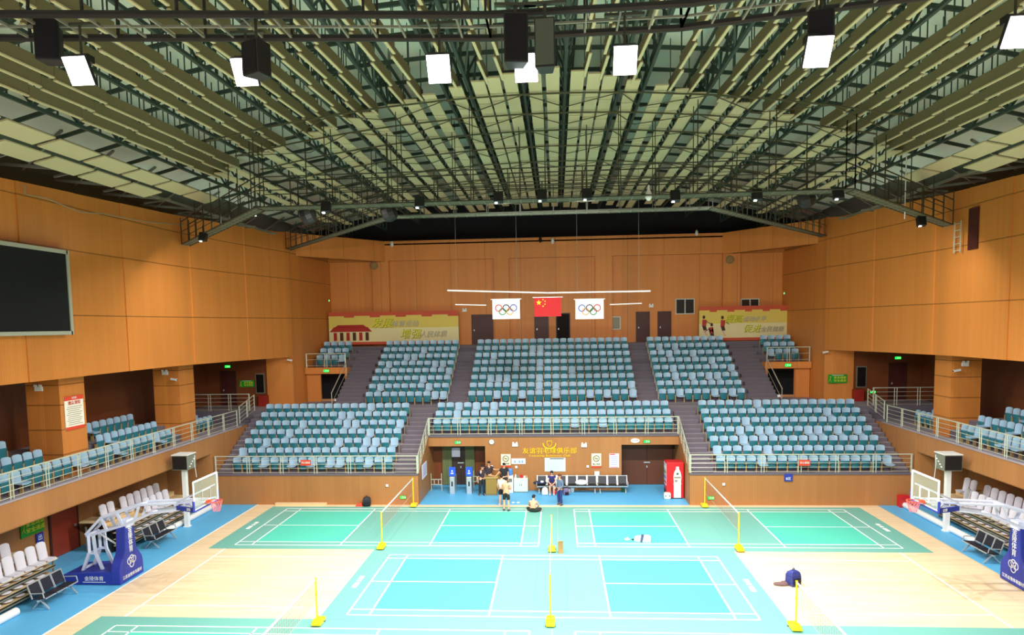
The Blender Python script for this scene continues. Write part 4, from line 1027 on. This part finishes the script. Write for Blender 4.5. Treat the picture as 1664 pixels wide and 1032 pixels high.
for lab, c, f in (('twin emergency lamp above the clock side of the gold characters', at(837, 722, Y=Y0), '-y'), ('twin emergency lamp right of the gold characters', at(949, 723, Y=Y0), '-y'),
                  ('twin emergency lamp on the left pillar, camera side', (AX-20.1, 35.38, 7.3), '-y'), ('twin emergency lamp on the right pillar, camera side', (AX+20.0, 35.38, 7.25), '-y'), ('twin emergency lamp on the nearest left pillar', (AX-20.2, 26.48, 7.3), '-y'),
                  ('twin emergency lamp on the rear wall left of the flags', at(755, 504, Y=52.28), '-y'), ('twin emergency lamp on the rear wall right of the flags', at(1058, 497, Y=52.28), '-y')): emergency(lab, c, f)
def cctv(label, c, s):
    t = thing('security_camera', label, 'security camera', c, 0, 'white security cameras')
    M = MB(); M.bar((0, 0, 0), (0, -.22, -.02), .04, .04, WHITE); M.build('arm', t)
    M = MB(); M.bar((-.2*s, -.22, .03), (.16*s, -.28, -.03), .1, .1, WHITE); M.build('body', t, bevel=.01)
    M = MB(); M.tube((.16*s, -.28, -.03), (.18*s, -.285, -.035), .035, BLACK, 8); M.build('lens', t)
for lab, c, s in (('white security camera on the left gallery pillar', (AX-19.5, 35.38, 6.95), 1), ('white security camera on the right gallery pillar', (AX+19.5, 35.38, 6.95), -1), ('white security camera low on the left corner pier', at(474, 585, Y=44.85), 1), ('white security camera low on the right corner pier', at(1338, 572, Y=44.9), -1)): cctv(lab, c, s)
for px, n in ((608, 'left'), (1186, 'right')):
    t = thing('wall_speaker', f'small round speaker on the {n} pilaster of the rear wall', 'speaker', at(px, 432 if n == 'left' else 422, Y=51.99), 0, 'round wall speakers')
    M = MB(); M.lathe([(.3, 0), (.3, .04), (.24, .08), (.05, .09)], (0, 0, 0), mat('speaker_tan', (150, 118, 70), .6), 18); o = M.build('body', t); o.rotation_euler.x = PI/2
for i, (px, py) in enumerate(((878, 392), (898, 394), (1132, 381), (637, 399))):
    c = at(px, py, Y=51.93); M = MB(); M.lathe([(.05, .3), (.1, .2), (.13, 0), (.05, -.1)], c, WHITE if i else BLACK, 10)
    tag(M.build('wall_lamp'), f'small bulb lamp atop the rear wall, {["left of the middle pair", "right of the middle pair", "far right one", "far left one"][i]}', 'lamp', 'rear wall bulbs')
t = thing('access_ladder', 'steel service ladder beside the hatch high on the right wall', 'ladder', at(1556, 378, X=AX+18.45))
M = MB()
for e in (-.25, .25): M.bar((0, e, -.9), (0, e, .5), .04, .04, RAILM, up=(1, 0, 0))
for k in range(5): M.bar((0, -.25, -.8+.3*k), (0, .25, -.8+.3*k), .03, .03, RAILM)
M.build('rungs', t)
c = at(1565, 372, X=AX+18.6); M = MB(); M.box(c.x-.06, c.x, c.y-1.2, c.y-.5, c.z-1.0, c.z+.8, DOORM); nw += 1; struct(M.build(f'window_{nw}'))
for lab, c, f in (('white socket plate on the wall left of the cabinet', at(799, 758, Y=Y0), '-y'), ('round white button above the cabinet', at(839, 759, Y=Y0), '-y'), ('round white button below the noticeboard, right side', at(955, 758, Y=Y0), '-y'), ('small white lamp on the left podium wall', at(629, 789, Y=36.38), '-y'), ('small white lamp on the right podium wall', at(1176, 787, Y=36.38), '-y')):
    M = MB(); M.cbox((c.x, c.y-.02, c.z), (.14, .05, .14), WHITE); tag(M.build('wall_fitting', bevel=.02), lab, 'wall fitting', 'white wall fittings')
M = MB(); c = at(970, 769, Y=Y0); M.cbox((c.x, c.y-.05, c.z), (.28, .1, .24), WHITE); tag(M.build('wall_box', bevel=.01), 'white box on the wall behind the right hand bench', 'wall box')

# ================================================================== ENTRANCE RECESS FURNITURE
def turnstile(label, x, y):
    t = thing('turnstile', label, 'turnstile', (x, y, 0), 0, 'blue headed turnstile pillars')
    M = MB(); M.box(-.14, .14, 0, .9, 0, .98, CHROME); M.build('cabinet', t, bevel=.015)
    M = MB(); M.box(-.04, .04, -.01, 0, .45, .72, BLACK); M.build('sensor_slot', t)
    M = MB(); M.box(-.19, .19, .1, .2, 1.0, 1.52, mat('turnstile_blue', (40, 90, 214), .4)); M.tube((0, .15, .95), (0, .15, 1.05), .05, BLACK, 8); M.build('head_screen', t, bevel=.02)
    M = MB(); M.ball((0, .09, 1.3), (.05, .01, .05), WHITE, 8, 5); M.box(-.08, .08, .085, .1, 1.14, 1.2, WHITE); M.build('face_symbol', t)
c = at(735, 803, Z=0); turnstile('left turnstile pillar with blue screen at the entrance', c.x, c.y); c = at(762.5, 803, Z=0); turnstile('right turnstile pillar with blue screen at the entrance', c.x, c.y)
for lab, px0, px1, py in (('low steel barrier at the far left of the entrance', 701, 718, 797), ('low steel barrier between turnstile and counter', 770, 786, 792)):
    a, b = at(px0, py, Z=0), at(px1, py, Z=0); y = min(a.y, 40.6); t = thing('barrier', lab, 'barrier', (a.x, y, 0), 0, 'steel entrance barriers'); L = b.x-a.x
    for x in (0, L): M = MB(); M.tube((x, 0, 0), (x, 0, 1.0), .025, RAILM, 8); M.build('post', t)
    M = MB()
    for z in (.35, .65): M.bar((0, 0, z), (L, 0, z), .04, .04, RAILM)
    for x in (L*.3, L*.7): M.bar((x, 0, .35), (x, 0, .65), .04, .04, RAILM, up=(0, 1, 0))
    M.build('rails', t)
for px, n in ((727, 'left'), (764, 'right')):
    c = at(px, 760, Y=40.9); M = MB(); k = 10
    for i in range(k):
        x0 = c.x-.28+.056*i; M.box(x0, x0+.03, 40.92+.03*(i % 2), 40.96+.03*(i % 2), .05, 2.5, mat('green_curtain', (124, 140, 92), .6))
    tag(M.build('strip_curtain'), f'olive green strip curtain at the {n} of the entrance doorway', 'curtain', 'entrance curtains')
c = at(741, 735, Y=41.05); t, p = board('entrance_notice', 'pale lilac notice hanging in the entrance doorway', 'notice', c, '-y', .5, .55, MATS['lilac_paper'])
c = at(800, 806, Z=0); t = thing('counter', 'small olive brown reception counter the guard leans on', 'counter', (c.x-.06, c.y, 0))
OLV = mat('counter_wood', (150, 124, 58), .5)
M = MB(); M.box(-.3, .32, 0, .55, .1, 1.0, OLV); M.build('body', t, bevel=.01); M = MB(); M.box(-.36, .38, -.04, .6, 1.0, 1.05, mat('counter_top', (186, 160, 96), .4)); M.build('top', t); M = MB(); M.box(-.3, .32, .02, .55, 0, .1, GREYST); M.build('plinth', t)
c = at(830, 798, Z=0); t = thing('water_dispenser', 'white water dispenser with a blue bottle beside the cabinet', 'water dispenser', (c.x, 39.25, 0))
M = MB(); M.box(-.17, .17, -.17, .17, 0, .98, WHITE); M.build('body', t, bevel=.015); M = MB(); M.lathe([(.06, 0), (.14, .05), (.14, .34), (.12, .38)], (0, 0, .98), mat('blue_bottle', (86, 140, 214), .15), 16); M.build('bottle', t)
M = MB(); M.box(-.12, .12, -.18, -.17, .62, .82, GREYST); M.build('tap_panel', t)
c = at(847, 798, Z=0); t = thing('storage_cabinet', 'low pale green two door cabinet against the entrance wall', 'cabinet', (c.x, 39.35, 0)); CAB = mat('cabinet_green', (206, 220, 206), .4)
M = MB(); M.box(-.4, .4, -.22, .22, .05, .82, CAB); M.box(-.38, .38, -.2, .2, 0, .05, GREYST); M.build('body', t, bevel=.01)
for e in (-1, 1):
    M = MB(); a, b = sorted((e*.01, e*.385)); M.box(a, b, -.235, -.22, .08, .8, CAB); d = M.build('door', t, bevel=.005); M = MB(); M.box(e*.05-.015, e*.05+.015, -.25, -.235, .4, .5, GREYST); M.build('handle', d)
cx = c.x
for i, (dx, m, r, h, lab) in enumerate(((-.3, WHITE, .045, .2, 'white bottle at the left end of the cabinet top'), (-.16, GREYST, .07, .16, 'grey jar on the cabinet top'), (.04, REDM, .09, .17, 'red tub in the middle of the cabinet top'), (.2, WHITE, .06, .12, 'white cup right of the red tub'), (.31, mat('tan_box', (190, 150, 110), .6), .06, .14, 'tan jar at the right end of the cabinet top'))):
    M = MB(); M.lathe([(r*.9, 0), (r, .02), (r, h*.7), (r*.5, h*.9), (r*.5, h)], (cx+dx, 39.32, .82), m, 12); tag(M.build('container'), lab, 'container', 'things on the cabinet')
# vending machine
a, b = at(1082.5, 810, Z=0), at(1110, 810, Z=0); x0, x1, y0 = a.x, b.x+.02, 37.75; t = thing('vending_machine', 'red vending machine with a big printed white bottle beside the recess wall', 'vending machine', ((x0+x1)/2, y0, 0)); w_ = x1-x0
M = MB(); M.box(-w_/2, w_/2, 0, .85, .04, 1.98, REDM); M.build('body', t, bevel=.02); M = MB(); M.box(-w_/2+.03, w_/2-.03, .03, .8, 0, .05, BLACK); M.build('base', t)
M = MB(); M.box(-w_/2-.012, -w_/2, .05, .8, .7, 1.9, mat('display_glass', (214, 226, 240), .2)); q = M.build('display_window', t)
for k in range(4):
    M = MB(); M.box(-w_/2-.018, -w_/2-.012, .12, .72, .8+.27*k, .92+.27*k, (REDM, mat('drink_blue', (70, 120, 200), .4), GREENS, WHITE)[k]); M.build('drink_row', q)
M = MB(); M.box(-w_/2-.02, -w_/2, .15, .7, .2, .45, BLACK); M.build('delivery_flap', t)
BT = mat('bottle_cream', (240, 238, 220), .45)
out = [(-.19, .06), (.19, .06), (.19, .95), (.21, 1.2), (.17, 1.45), (.08, 1.62), (.075, 1.75), (-.075, 1.75), (-.08, 1.62), (-.17, 1.45), (-.21, 1.2), (-.19, .95)]
M = MB(); M.prism([(x+.12, -.012, z) for x, z in out], (0, .012, 0), BT); q = M.build('printed_bottle', t)
M = MB(); M.ball((.12, -.018, 1.36), (.07, .006, .05), mat('leaf_green', (30, 90, 60), .5), 8, 5); M.prism([(.12, -.02, 1.4), (.16, -.02, 1.46), (.1, -.02, 1.44)], (0, .004, 0), MATS['leaf_green']); M.build('leaf_mark', q)
M = MB(); M.box(-.06, .3, -.02, -.012, 1.12, 1.2, GREYT); M.box(-.02, .12, -.02, -.012, .92, 1.04, GREYT); M.box(-.09, .33, -.03, -.012, .8, .84, WHITE); M.build('label_lettering', q)
c = at(1085, 812, Z=0); t = thing('storage_bin', 'small cream rounded bin in front of the vending machine', 'bin', (c.x, c.y+.15, 0))
M = MB(); M.box(-.18, .18, -.16, .16, 0, .36, BT); M.build('body', t, bevel=.07); M = MB()
for e in (-.1, .1): M.ball((e, -.16, .2), (.025, .012, .05), BLACK, 8, 5)
M.build('grip_hole', t)
c = at(1463, 821, Z=0); t = thing('red_box', 'red fire equipment box at the foot of the right podium wall', 'box', (c.x, 36.15, 0)); M = MB(); M.box(-.25, .25, -.18, .18, 0, .6, REDM); M.build('body', t, bevel=.01); M = MB(); M.box(-.24, .24, -.19, -.18, .03, .5, mat('box_door_red', (190, 44, 46), .4)); M.build('door', t)
for s, nm in SIDES:
    M = MB(); x = AX+s*18.9; M.box(x-.3, x+.3, 44.5, 44.85, 4.42, 5.15, mat('hydrant_red', (150, 36, 26), .5)); tag(M.build('hydrant_box', bevel=.01), f'dark red hydrant box beside the {nm} corner pier', 'hydrant box', 'hydrant boxes')
# ---- things lying on the courts
def backpack(label, x, y, m, rz=0, sc=1, m2=BLACK):
    t = thing('backpack', label, 'backpack', (x, y, .013), rz, 'bags'); t.scale = (sc,)*3
    M = MB(); G = [(.17, .13, 0), (.2, .15, .1), (.2, .14, .3), (.17, .11, .42), (.08, .06, .48)]
    for (a, b, z), (a2, b2, z2) in zip(G, G[1:]): M.hexa([(-a, -b, z), (a, -b, z), (a, b, z), (-a, b, z)], [(-a2, -b2, z2), (a2, -b2, z2), (a2, b2, z2), (-a2, b2, z2)], m)
    M.build('body', t, bevel=.02); M = MB(); M.box(-.13, .13, -.2, -.12, .05, .24, m2); M.build('front_pocket', t, bevel=.02)
    M = MB(); M.path([(-.04, 0, .47), (-.03, 0, .53), (.03, 0, .53), (.04, 0, .47)], .012, m2, 6); M.build('handle', t)
    M = MB()
    for e in (-.1, .1): M.path([(e, .12, .42), (e, .2, .3), (e*1.3, .17, .08)], .018, m2, 6)
    M.build('strap', t); return t
c = at(598, 821, Z=0); backpack('black backpack against the left podium wall', c.x, 36.12, mat('bag_black', (36, 36, 42), .6), .2, 1.05)
c = at(585, 822, Z=0); M = MB(); M.hexa([(-.2, -.12, 0), (.2, -.12, 0), (.2, .12, 0), (-.2, .12, 0)], [(-.12, -.06, .14), (.14, -.05, .2), (.12, .06, .2), (-.1, .05, .12)], REDSIGN); o = tag(M.build('red_bag', loc=(c.x, 36.1, .0)), 'small red bag beside the black backpack', 'bag')
c = at(1289, 951, Z=0); backpack('navy backpack standing on the boards at the right', c.x, c.y, mat('bag_navy', (48, 58, 130), .55), .5, 1.15)
c = at(1279, 951, Z=0); M = MB(); M.ball((0, 0, .05), (.3, .14, .06), mat('cloth_brown', (110, 84, 84), .8), 12, 6); M.ball((.15, .05, .07), (.18, .13, .07), MATS['cloth_brown'], 10, 6); tag(M.build('folded_jacket', loc=(c.x-.2, c.y, 0)), 'dark jacket dropped beside the navy backpack', 'jacket')
c = at(1244, 938, Z=0); t = thing('shuttlecock', 'shuttlecock lying on the boards left of the navy backpack', 'shuttlecock', (c.x, c.y, .0)); M = MB(); M.lathe([(.012, 0), (.033, .06)], (0, 0, .01), WHITE, 10); M.build('feathers', t); M = MB(); M.ball((0, 0, .012), .014, BLACK, 8, 6); M.build('cork', t)
c = at(1044, 880, Z=0); t = thing('racket_bag', 'white racket bag with a navy band lying on the back right court', 'racket bag', (c.x, c.y, .015), -.15)
M = MB(); G = [(-.36, .1, .1), (-.3, .16, .2), (.25, .2, .26), (.36, .17, .2)]
for (x, hy, z), (x2, hy2, z2) in zip(G, G[1:]): M.hexa([(x, -hy, 0), (x2, -hy2, 0), (x2, hy2, 0), (x, hy, 0)], [(x, -hy*.8, z), (x2, -hy2*.8, z2), (x2, hy2*.8, z2), (x, hy*.8, z)], WHITE)
M.build('body', t, bevel=.03); M = MB(); M.hexa([(-.1, -.2, .0), (.0, -.2, .0), (.0, .2, .0), (-.1, .2, .0)], [(-.06, -.165, .25), (.06, -.165, .26), (.06, .165, .26), (-.06, .165, .25)], mat('navy_band', (66, 84, 120), .5)); M.build('band', t)
M = MB(); M.path([(-.36, 0, .06), (-.46, .02, .05)], .03, BLACK, 8); M.build('end_cap', t)
c = at(1019, 879, Z=0); M = MB(); M.ball((0, 0, .05), (.13, .09, .06), WHITE, 12, 6); M.path([(-.02, 0, .1), (.04, .02, .14)], .02, WHITE, 6); tag(M.build('white_cloth', loc=(c.x, c.y, .015)), 'small white cloth bundle left of the racket bag', 'cloth')
c = at(911, 899, Z=0); t = thing('carton', 'tall brown cardboard carton beside the middle net post', 'carton', (c.x, c.y, .013), .1); M = MB(); M.box(-.1, .1, -.1, .1, 0, .48, mat('cardboard', (188, 146, 96), .7)); M.build('box', t); M = MB(); M.hexa([(-.1, -.1, .48), (.1, -.1, .48), (.1, -.09, .48), (-.1, -.09, .48)], [(-.1, -.16, .54), (.1, -.16, .54), (.1, -.15, .54), (-.1, -.15, .54)], MATS['cardboard']); M.build('flap', t)
for px, n in ((834, 'left'), (842, 'right')):
    c = at(px, 818, Z=0); M = MB(); M.ball((0, 0, .04), (.09, .06, .04), WHITE, 10, 5); tag(M.build('crumpled_paper', loc=(c.x, c.y, 0)), f'small crumpled white paper behind the standing bare backed man, {n} one', 'paper', 'crumpled papers')
c = at(958, 783, Z=.45); t = thing('white_bag', 'big white soft bag with dark spots lying on the middle bench', 'bag', (at(945, 790, Y=39.05).x, 39.05, .455)); M = MB(); M.ball((0, 0, .15), (.36, .16, .16), WHITE, 14, 8); M.build('body', t)
M = MB()
for x, z in ((-.12, .24), (0, .27), (.12, .24)): M.ball((x, -.1, z), (.03, .03, .02), BLACK, 8, 5)
M.build('dark_spot', t)
c = at(886, 800, Z=0); t = backpack('white backpack on the floor before the bench', c.x, 38.6, WHITE, 0, .85, mat('bag_pale', (220, 220, 214), .5))
c = at(920, 803, Z=0); t = backpack('lilac and grey backpack on the floor right of the standing person', c.x, 38.55, mat('bag_lilac', (120, 110, 150), .6), .3, .8)
c = at(901, 803, Z=0); M = MB(); M.ball((0, 0, .14), (.12, .1, .15), REDM, 10, 6); tag(M.build('red_bag', loc=(c.x, 38.6, 0)), 'bright red bag beside the seated woman', 'bag')
for i, px in enumerate((1013, 930)):
    M = MB(); x = at(px, 790, Y=39.1).x; M.lathe([(.09, 0), (.11, .02), (.12, .26), (.1, .28)], (x, 39.3, 0), mat('green_bin', (30, 96, 60), .5) if i == 0 else WHITE, 12); tag(M.build('waste_bin' if i == 0 else 'white_bucket'), ('dark green bin at the right end of the benches', 'white bucket under the benches')[i], 'bin')
M = MB(); o = at(873, 778, Y=39.05); M.ball((0, 0, .12), (.4, .14, .12), mat('coat_navy', (40, 46, 70), .8), 12, 7); M.ball((.12, -.1, .2), (.1, .05, .07), WHITE, 8, 6); tag(M.build('coat', loc=(o.x+.15, 39.08, .46)), 'dark coats with a white patch heaped on the left bench', 'coat')

# ================================================================== PEOPLE
def skin_mesh(nodes, edges, mats, sub=2):
    names = list(nodes); me = bpy.data.meshes.new('sk'); me.from_pydata([nodes[n][0] for n in names], [(names.index(a), names.index(b)) for a, b in edges], [])
    o = bpy.data.objects.new('sk', me); m = o.modifiers.new('s', 'SKIN')
    for i, n in enumerate(names):
        r = nodes[n][1]; me.skin_vertices[0].data[i].radius = r if isinstance(r, tuple) else (r, r); me.skin_vertices[0].data[i].use_root = (i == 0)
    s_ = o.modifiers.new('u', 'SUBSURF'); s_.levels = s_.render_levels = sub
    r = baked(o); bpy.data.objects.remove(o); bpy.data.meshes.remove(me)
    r.materials.clear()
    for q in mats: r.materials.append(q)
    for p in r.polygons: p.use_smooth = True
    return r
def join_meshes(parts):
    bm = bmesh.new(); mats = []
    for me in parts:
        off = {}
        for i, m in enumerate(me.materials):
            if m not in mats: mats.append(m)
            off[i] = mats.index(m)
        n0 = len(bm.faces); bm.from_mesh(me); bm.faces.ensure_lookup_table()
        for f in bm.faces[n0:]: f.material_index = off.get(f.material_index, 0)
    r = bpy.data.meshes.new('body'); bm.to_mesh(r); bm.free()
    for m in mats: r.materials.append(m)
    return r
def person(label, loc, rz, J, tone=(226, 168, 134), hair='short', top=None, sleeve=.6, bottom=None, leg=.45, shoes=(40, 40, 44), bags=None, hairc=(30, 24, 22)):
    """J: joints in metres, the person faces -y; sleeve and leg: how far down the limb the garment reaches"""
    t = thing('person', label, 'person', loc, rz, 'people in the hall'); V = lambda n: Vector(J[n]); sk = mat('skin_%d_%d' % tone[:2], tone, .55)
    N = {'pelvis': (V('pelvis'), (.15, .11)), 'waist': (V('pelvis').lerp(V('chest'), .5), (.135, .1)), 'chest': (V('chest'), (.17, .115)), 'neck0': (V('chest').lerp(V('neck'), .75), (.1, .085)), 'neck': (V('neck'), .055), 'jaw': (V('neck').lerp(V('head'), .45), (.062, .075)), 'head': (V('head'), (.078, .092)), 'crown': (V('head')+(V('head')-V('neck')).normalized()*.085, (.055, .065))}
    E = [('pelvis', 'waist'), ('waist', 'chest'), ('chest', 'neck0'), ('neck0', 'neck'), ('neck', 'jaw'), ('jaw', 'head'), ('head', 'crown')]
    hands = []
    for s in 'LR':
        N[s+'sh'] = (V(s+'sh'), .062); N[s+'el'] = (V(s+'el'), .043); N[s+'wr'] = (V(s+'wr'), (.031, .026))
        d = (V(s+'wr')-V(s+'el')).normalized(); pm = V(s+'wr')+d*.075; N[s+'pm'] = (pm, (.04, .019))
        N[s+'hip'] = (V(s+'hip'), .09); N[s+'kn'] = (V(s+'kn'), .058); N[s+'cf'] = (V(s+'kn').lerp(V(s+'an'), .35), .057); N[s+'an'] = (V(s+'an'), .038); N[s+'to'] = (V(s+'to'), (.038, .025))
        E += [('chest', s+'sh'), (s+'sh', s+'el'), (s+'el', s+'wr'), (s+'wr', s+'pm'), ('pelvis', s+'hip'), (s+'hip', s+'kn'), (s+'kn', s+'cf'), (s+'cf', s+'an'), (s+'an', s+'to')]
        side = d.orthogonal().normalized(); nrm = d.cross(side)
        for k, (o_, l) in enumerate(((-.027, .068), (-.009, .08), (.009, .075), (.027, .06))):
            a = pm+side*o_; b = a+d*l*.55; c = b+d*l*.4+nrm*.02
            hands.append(skin_mesh({'a': (a, .0085), 'b': (b, .008), 'c': (c, .0065)}, [('a', 'b'), ('b', 'c')], [sk], 1))
        a = V(s+'wr')+d*.03+side*.02; hands.append(skin_mesh({'a': (a, .01), 'b': (a+side*.035+d*.025, .0095), 'c': (a+side*.045+d*.055, .008)}, [('a', 'b'), ('b', 'c')], [sk], 1))
    body = skin_mesh(N, E, [sk])
    up = (V('head')-V('neck')).normalized(); fw = V('face').normalized() if 'face' in J else Vector((0, -1, 0)); fw = (fw-up*fw.dot(up)).normalized(); rt = fw.cross(up); h = V('head'); F = MB(); lip = mat('lip', (176, 96, 90), .5)
    F.ball(h+fw*.098-up*.012, (.016, .016, .022), sk, 8, 6)
    for e in (-1, 1):
        F.ball(h+fw*.083+rt*.032*e+up*.015, .011, WHITE, 8, 6); F.ball(h+fw*.092+rt*.032*e+up*.015, .006, BLACK, 6, 5); F.ball(h+rt*.082*e-up*.005, (.018, .02, .032), sk, 8, 6)
    F.ball(h+fw*.082-up*.055, (.024, .012, .007), lip, 8, 5)
    o = bpy.data.objects.new('body', join_meshes([body, F.mesh('face')]+hands)); COL.objects.link(o); o.parent = t
    for p in o.data.polygons: p.use_smooth = True
    hm = mat('hair_%d' % hairc[0], hairc, .6); H = MB(); H.ball(h+up*.045-fw*.014, (.094, .1, .088), hm, 14, 8)
    if hair == 'long': H.ball(h-fw*.06-up*.04, (.085, .06, .15), hm, 12, 8)
    else: H.ball(h-fw*.045+up*.0, (.084, .06, .075), hm, 12, 8)
    H.build('hair', t, smooth=True)
    if top:
        tm = mat('top_%d_%d_%d' % top, top, .8); g = .016
        n = {'chest': (V('chest')-Vector((0, 0, .0)), (.17+g, .115+g)), 'waist': (V('pelvis').lerp(V('chest'), .5), (.14+g, .105+g)), 'hem': (V('pelvis').lerp(V('chest'), .08), (.155+g, .12+g)), 'col': (V('chest').lerp(V('neck'), .72), (.1, .085))}
        e = [('chest', 'waist'), ('waist', 'hem'), ('chest', 'col')]
        for s in 'LR':
            n[s+'sh'] = (V(s+'sh'), .062+g); e.append(('chest', s+'sh'))
            if sleeve <= .5: n[s+'sl'] = (V(s+'sh').lerp(V(s+'el'), sleeve*2), .052+g); e.append((s+'sh', s+'sl'))
            else: n[s+'el'] = (V(s+'el'), .045+g); n[s+'sl'] = (V(s+'el').lerp(V(s+'wr'), (sleeve-.5)*2), .034+g); e += [(s+'sh', s+'el'), (s+'el', s+'sl')]
        o = bpy.data.objects.new('shirt', skin_mesh(n, e, [tm])); COL.objects.link(o); o.parent = t
    if bottom:
        bm_ = mat('bottom_%d_%d_%d' % bottom, bottom, .8); g = .018; n = {'pelvis': (V('pelvis'), (.155+g, .115+g)), 'band': (V('pelvis').lerp(V('chest'), .3), (.14+g, .105+g))}; e = [('pelvis', 'band')]
        for s in 'LR':
            n[s+'hip'] = (V(s+'hip'), .092+g); e.append(('pelvis', s+'hip'))
            if leg <= .5: n[s+'hm'] = (V(s+'hip').lerp(V(s+'kn'), leg*2), .075+g); e.append((s+'hip', s+'hm'))
            else: n[s+'kn'] = (V(s+'kn'), .06+g); n[s+'hm'] = (V(s+'kn').lerp(V(s+'an'), (leg-.5)*2*.95), .046+g); e += [(s+'hip', s+'kn'), (s+'kn', s+'hm')]
        o = bpy.data.objects.new('shorts' if leg <= .5 else 'trousers', skin_mesh(n, e, [bm_])); COL.objects.link(o); o.parent = t
    if shoes:
        sm = mat('shoe_%d' % shoes[0], shoes, .6)
        for s in 'LR':
            a, b = V(s+'an'), V(s+'to'); d = (b-a); o = bpy.data.objects.new('shoe', skin_mesh({'a': (a+Vector((0, 0, -.01)), .05), 'm': (a+d*.5, (.05, .042)), 'b': (b, (.05, .035)), 'h': (a-d*.25+Vector((0, 0, -.02)), (.042, .042))}, [('a', 'm'), ('m', 'b'), ('a', 'h')], [sm], 1)); COL.objects.link(o); o.parent = t
    return t
def standing(h=1.72, **kw):
    k = h/1.72
    J = dict(pelvis=(0, 0, .93), chest=(0, .01, 1.26), neck=(0, -.005, 1.47), head=(0, -.02, 1.6), Lsh=(-.18, .01, 1.37), Rsh=(.18, .01, 1.37), Lel=(-.23, .03, 1.1), Rel=(.23, .03, 1.1), Lwr=(-.22, -.06, .86), Rwr=(.22, -.06, .86),
             Lhip=(-.09, 0, .88), Rhip=(.09, 0, .88), Lkn=(-.11, -.02, .48), Rkn=(.11, -.02, .48), Lan=(-.12, .02, .075), Ran=(.12, .02, .075), Lto=(-.14, -.14, .04), Rto=(.14, -.14, .04), face=(0, -1, 0))
    J = {n: tuple(c*k for c in v) for n, v in J.items()}; J.update(kw); return J
c = at(787, 805, Z=0); person('person in dark uniform leaning one elbow on the counter', (c.x-.12, c.y-.05, 0), .3, standing(1.74, Rsh=(.18, -.02, 1.38), Rel=(.36, -.02, 1.16), Rwr=(.52, -.1, 1.12), chest=(.03, .01, 1.27), neck=(.04, -.005, 1.48), head=(.05, -.02, 1.61)), top=(54, 44, 56), sleeve=.55, bottom=(36, 44, 46), leg=1.0)
c = at(793, 800, Z=0); person('person in a dark shirt half hidden behind the guard, arm on the counter', (c.x+.06, 39.4, 0), .1, standing(1.76, Rel=(.3, -.16, 1.3), Rwr=(.5, -.22, 1.3)), top=(60, 50, 58), sleeve=.4, bottom=(40, 44, 50), leg=1.0)
c = at(817, 803, Z=0); person('person in a black t shirt reaching back to the counter', (c.x+.1, 38.8, 0), .35, standing(1.78, Lel=(-.34, .02, 1.2), Lwr=(-.52, -.06, 1.08)), top=(38, 38, 42), sleeve=.28, bottom=(30, 30, 34), leg=.5)
c = at(814, 822, Z=0); person('person in a white shirt and black shorts behind the bare backed man', (c.x+.05, c.y+.1, 0), PI*.9, standing(1.66), top=(232, 236, 228), sleeve=.25, bottom=(34, 34, 38), leg=.4, shoes=(206, 206, 206))
c = at(823, 831, Z=0); person('standing person with bare back and black shorts, arms folded', (c.x, c.y, .013), PI*.93, standing(1.76, Lel=(-.25, -.04, 1.12), Rel=(.25, -.04, 1.12), Lwr=(.02, -.22, 1.16), Rwr=(-.03, -.22, 1.2), head=(0, -.06, 1.62)), bottom=(34, 38, 36), leg=.42, shoes=(70, 80, 84))
c = at(866, 833, Z=0); person('person with bare back sitting cross legged on the green court', (c.x, c.y, .013), PI*.92, dict(pelvis=(0, 0, .12), chest=(0, -.08, .44), neck=(0, -.13, .62), head=(0, -.18, .74), Lsh=(-.19, -.08, .54), Rsh=(.19, -.08, .54), Lel=(-.26, -.18, .32), Rel=(.26, -.18, .32), Lwr=(-.16, -.36, .2), Rwr=(.16, -.36, .2), Lhip=(-.1, -.04, .11), Rhip=(.1, -.04, .11), Lkn=(-.4, -.28, .14), Rkn=(.4, -.28, .14), Lan=(.05, -.42, .08), Ran=(-.12, -.36, .08), Lto=(.16, -.46, .06), Rto=(-.3, -.42, .06), face=(0, -1, -.3)), bottom=(44, 50, 42), leg=.5, shoes=(230, 90, 100))
c = at(897, 803, Z=0); person('person with long hair and navy shirt sitting forward on the bench', (c.x, 38.95, 0), 0, dict(pelvis=(0, 0, .56), chest=(0, -.1, .88), neck=(0, -.15, 1.08), head=(0, -.18, 1.21), Lsh=(-.17, -.1, .99), Rsh=(.17, -.1, .99), Lel=(-.22, -.24, .75), Rel=(.22, -.24, .75), Lwr=(-.06, -.46, .62), Rwr=(.06, -.46, .62), Lhip=(-.09, -.06, .54), Rhip=(.09, -.06, .54), Lkn=(-.11, -.46, .5), Rkn=(.11, -.46, .5), Lan=(-.11, -.44, .075), Ran=(.11, -.44, .075), Lto=(-.12, -.6, .04), Rto=(.12, -.6, .04), face=(0, -1, 0)), hair='long', top=(44, 52, 110), sleeve=.25, bottom=(96, 40, 44), leg=.48, shoes=(210, 214, 220), tone=(232, 178, 150))
c = at(910, 821, Z=0); person('person in a denim jacket and blue jeans standing sideways', (c.x, c.y, 0), -.9, standing(1.66, Lwr=(-.16, -.2, .9), Rwr=(.16, -.18, .9)), hair='long', top=(104, 122, 150), sleeve=.95, bottom=(42, 58, 120), leg=1.0, shoes=(70, 40, 44), hairc=(96, 52, 36))

bpy.data.scenes.remove(TMP)
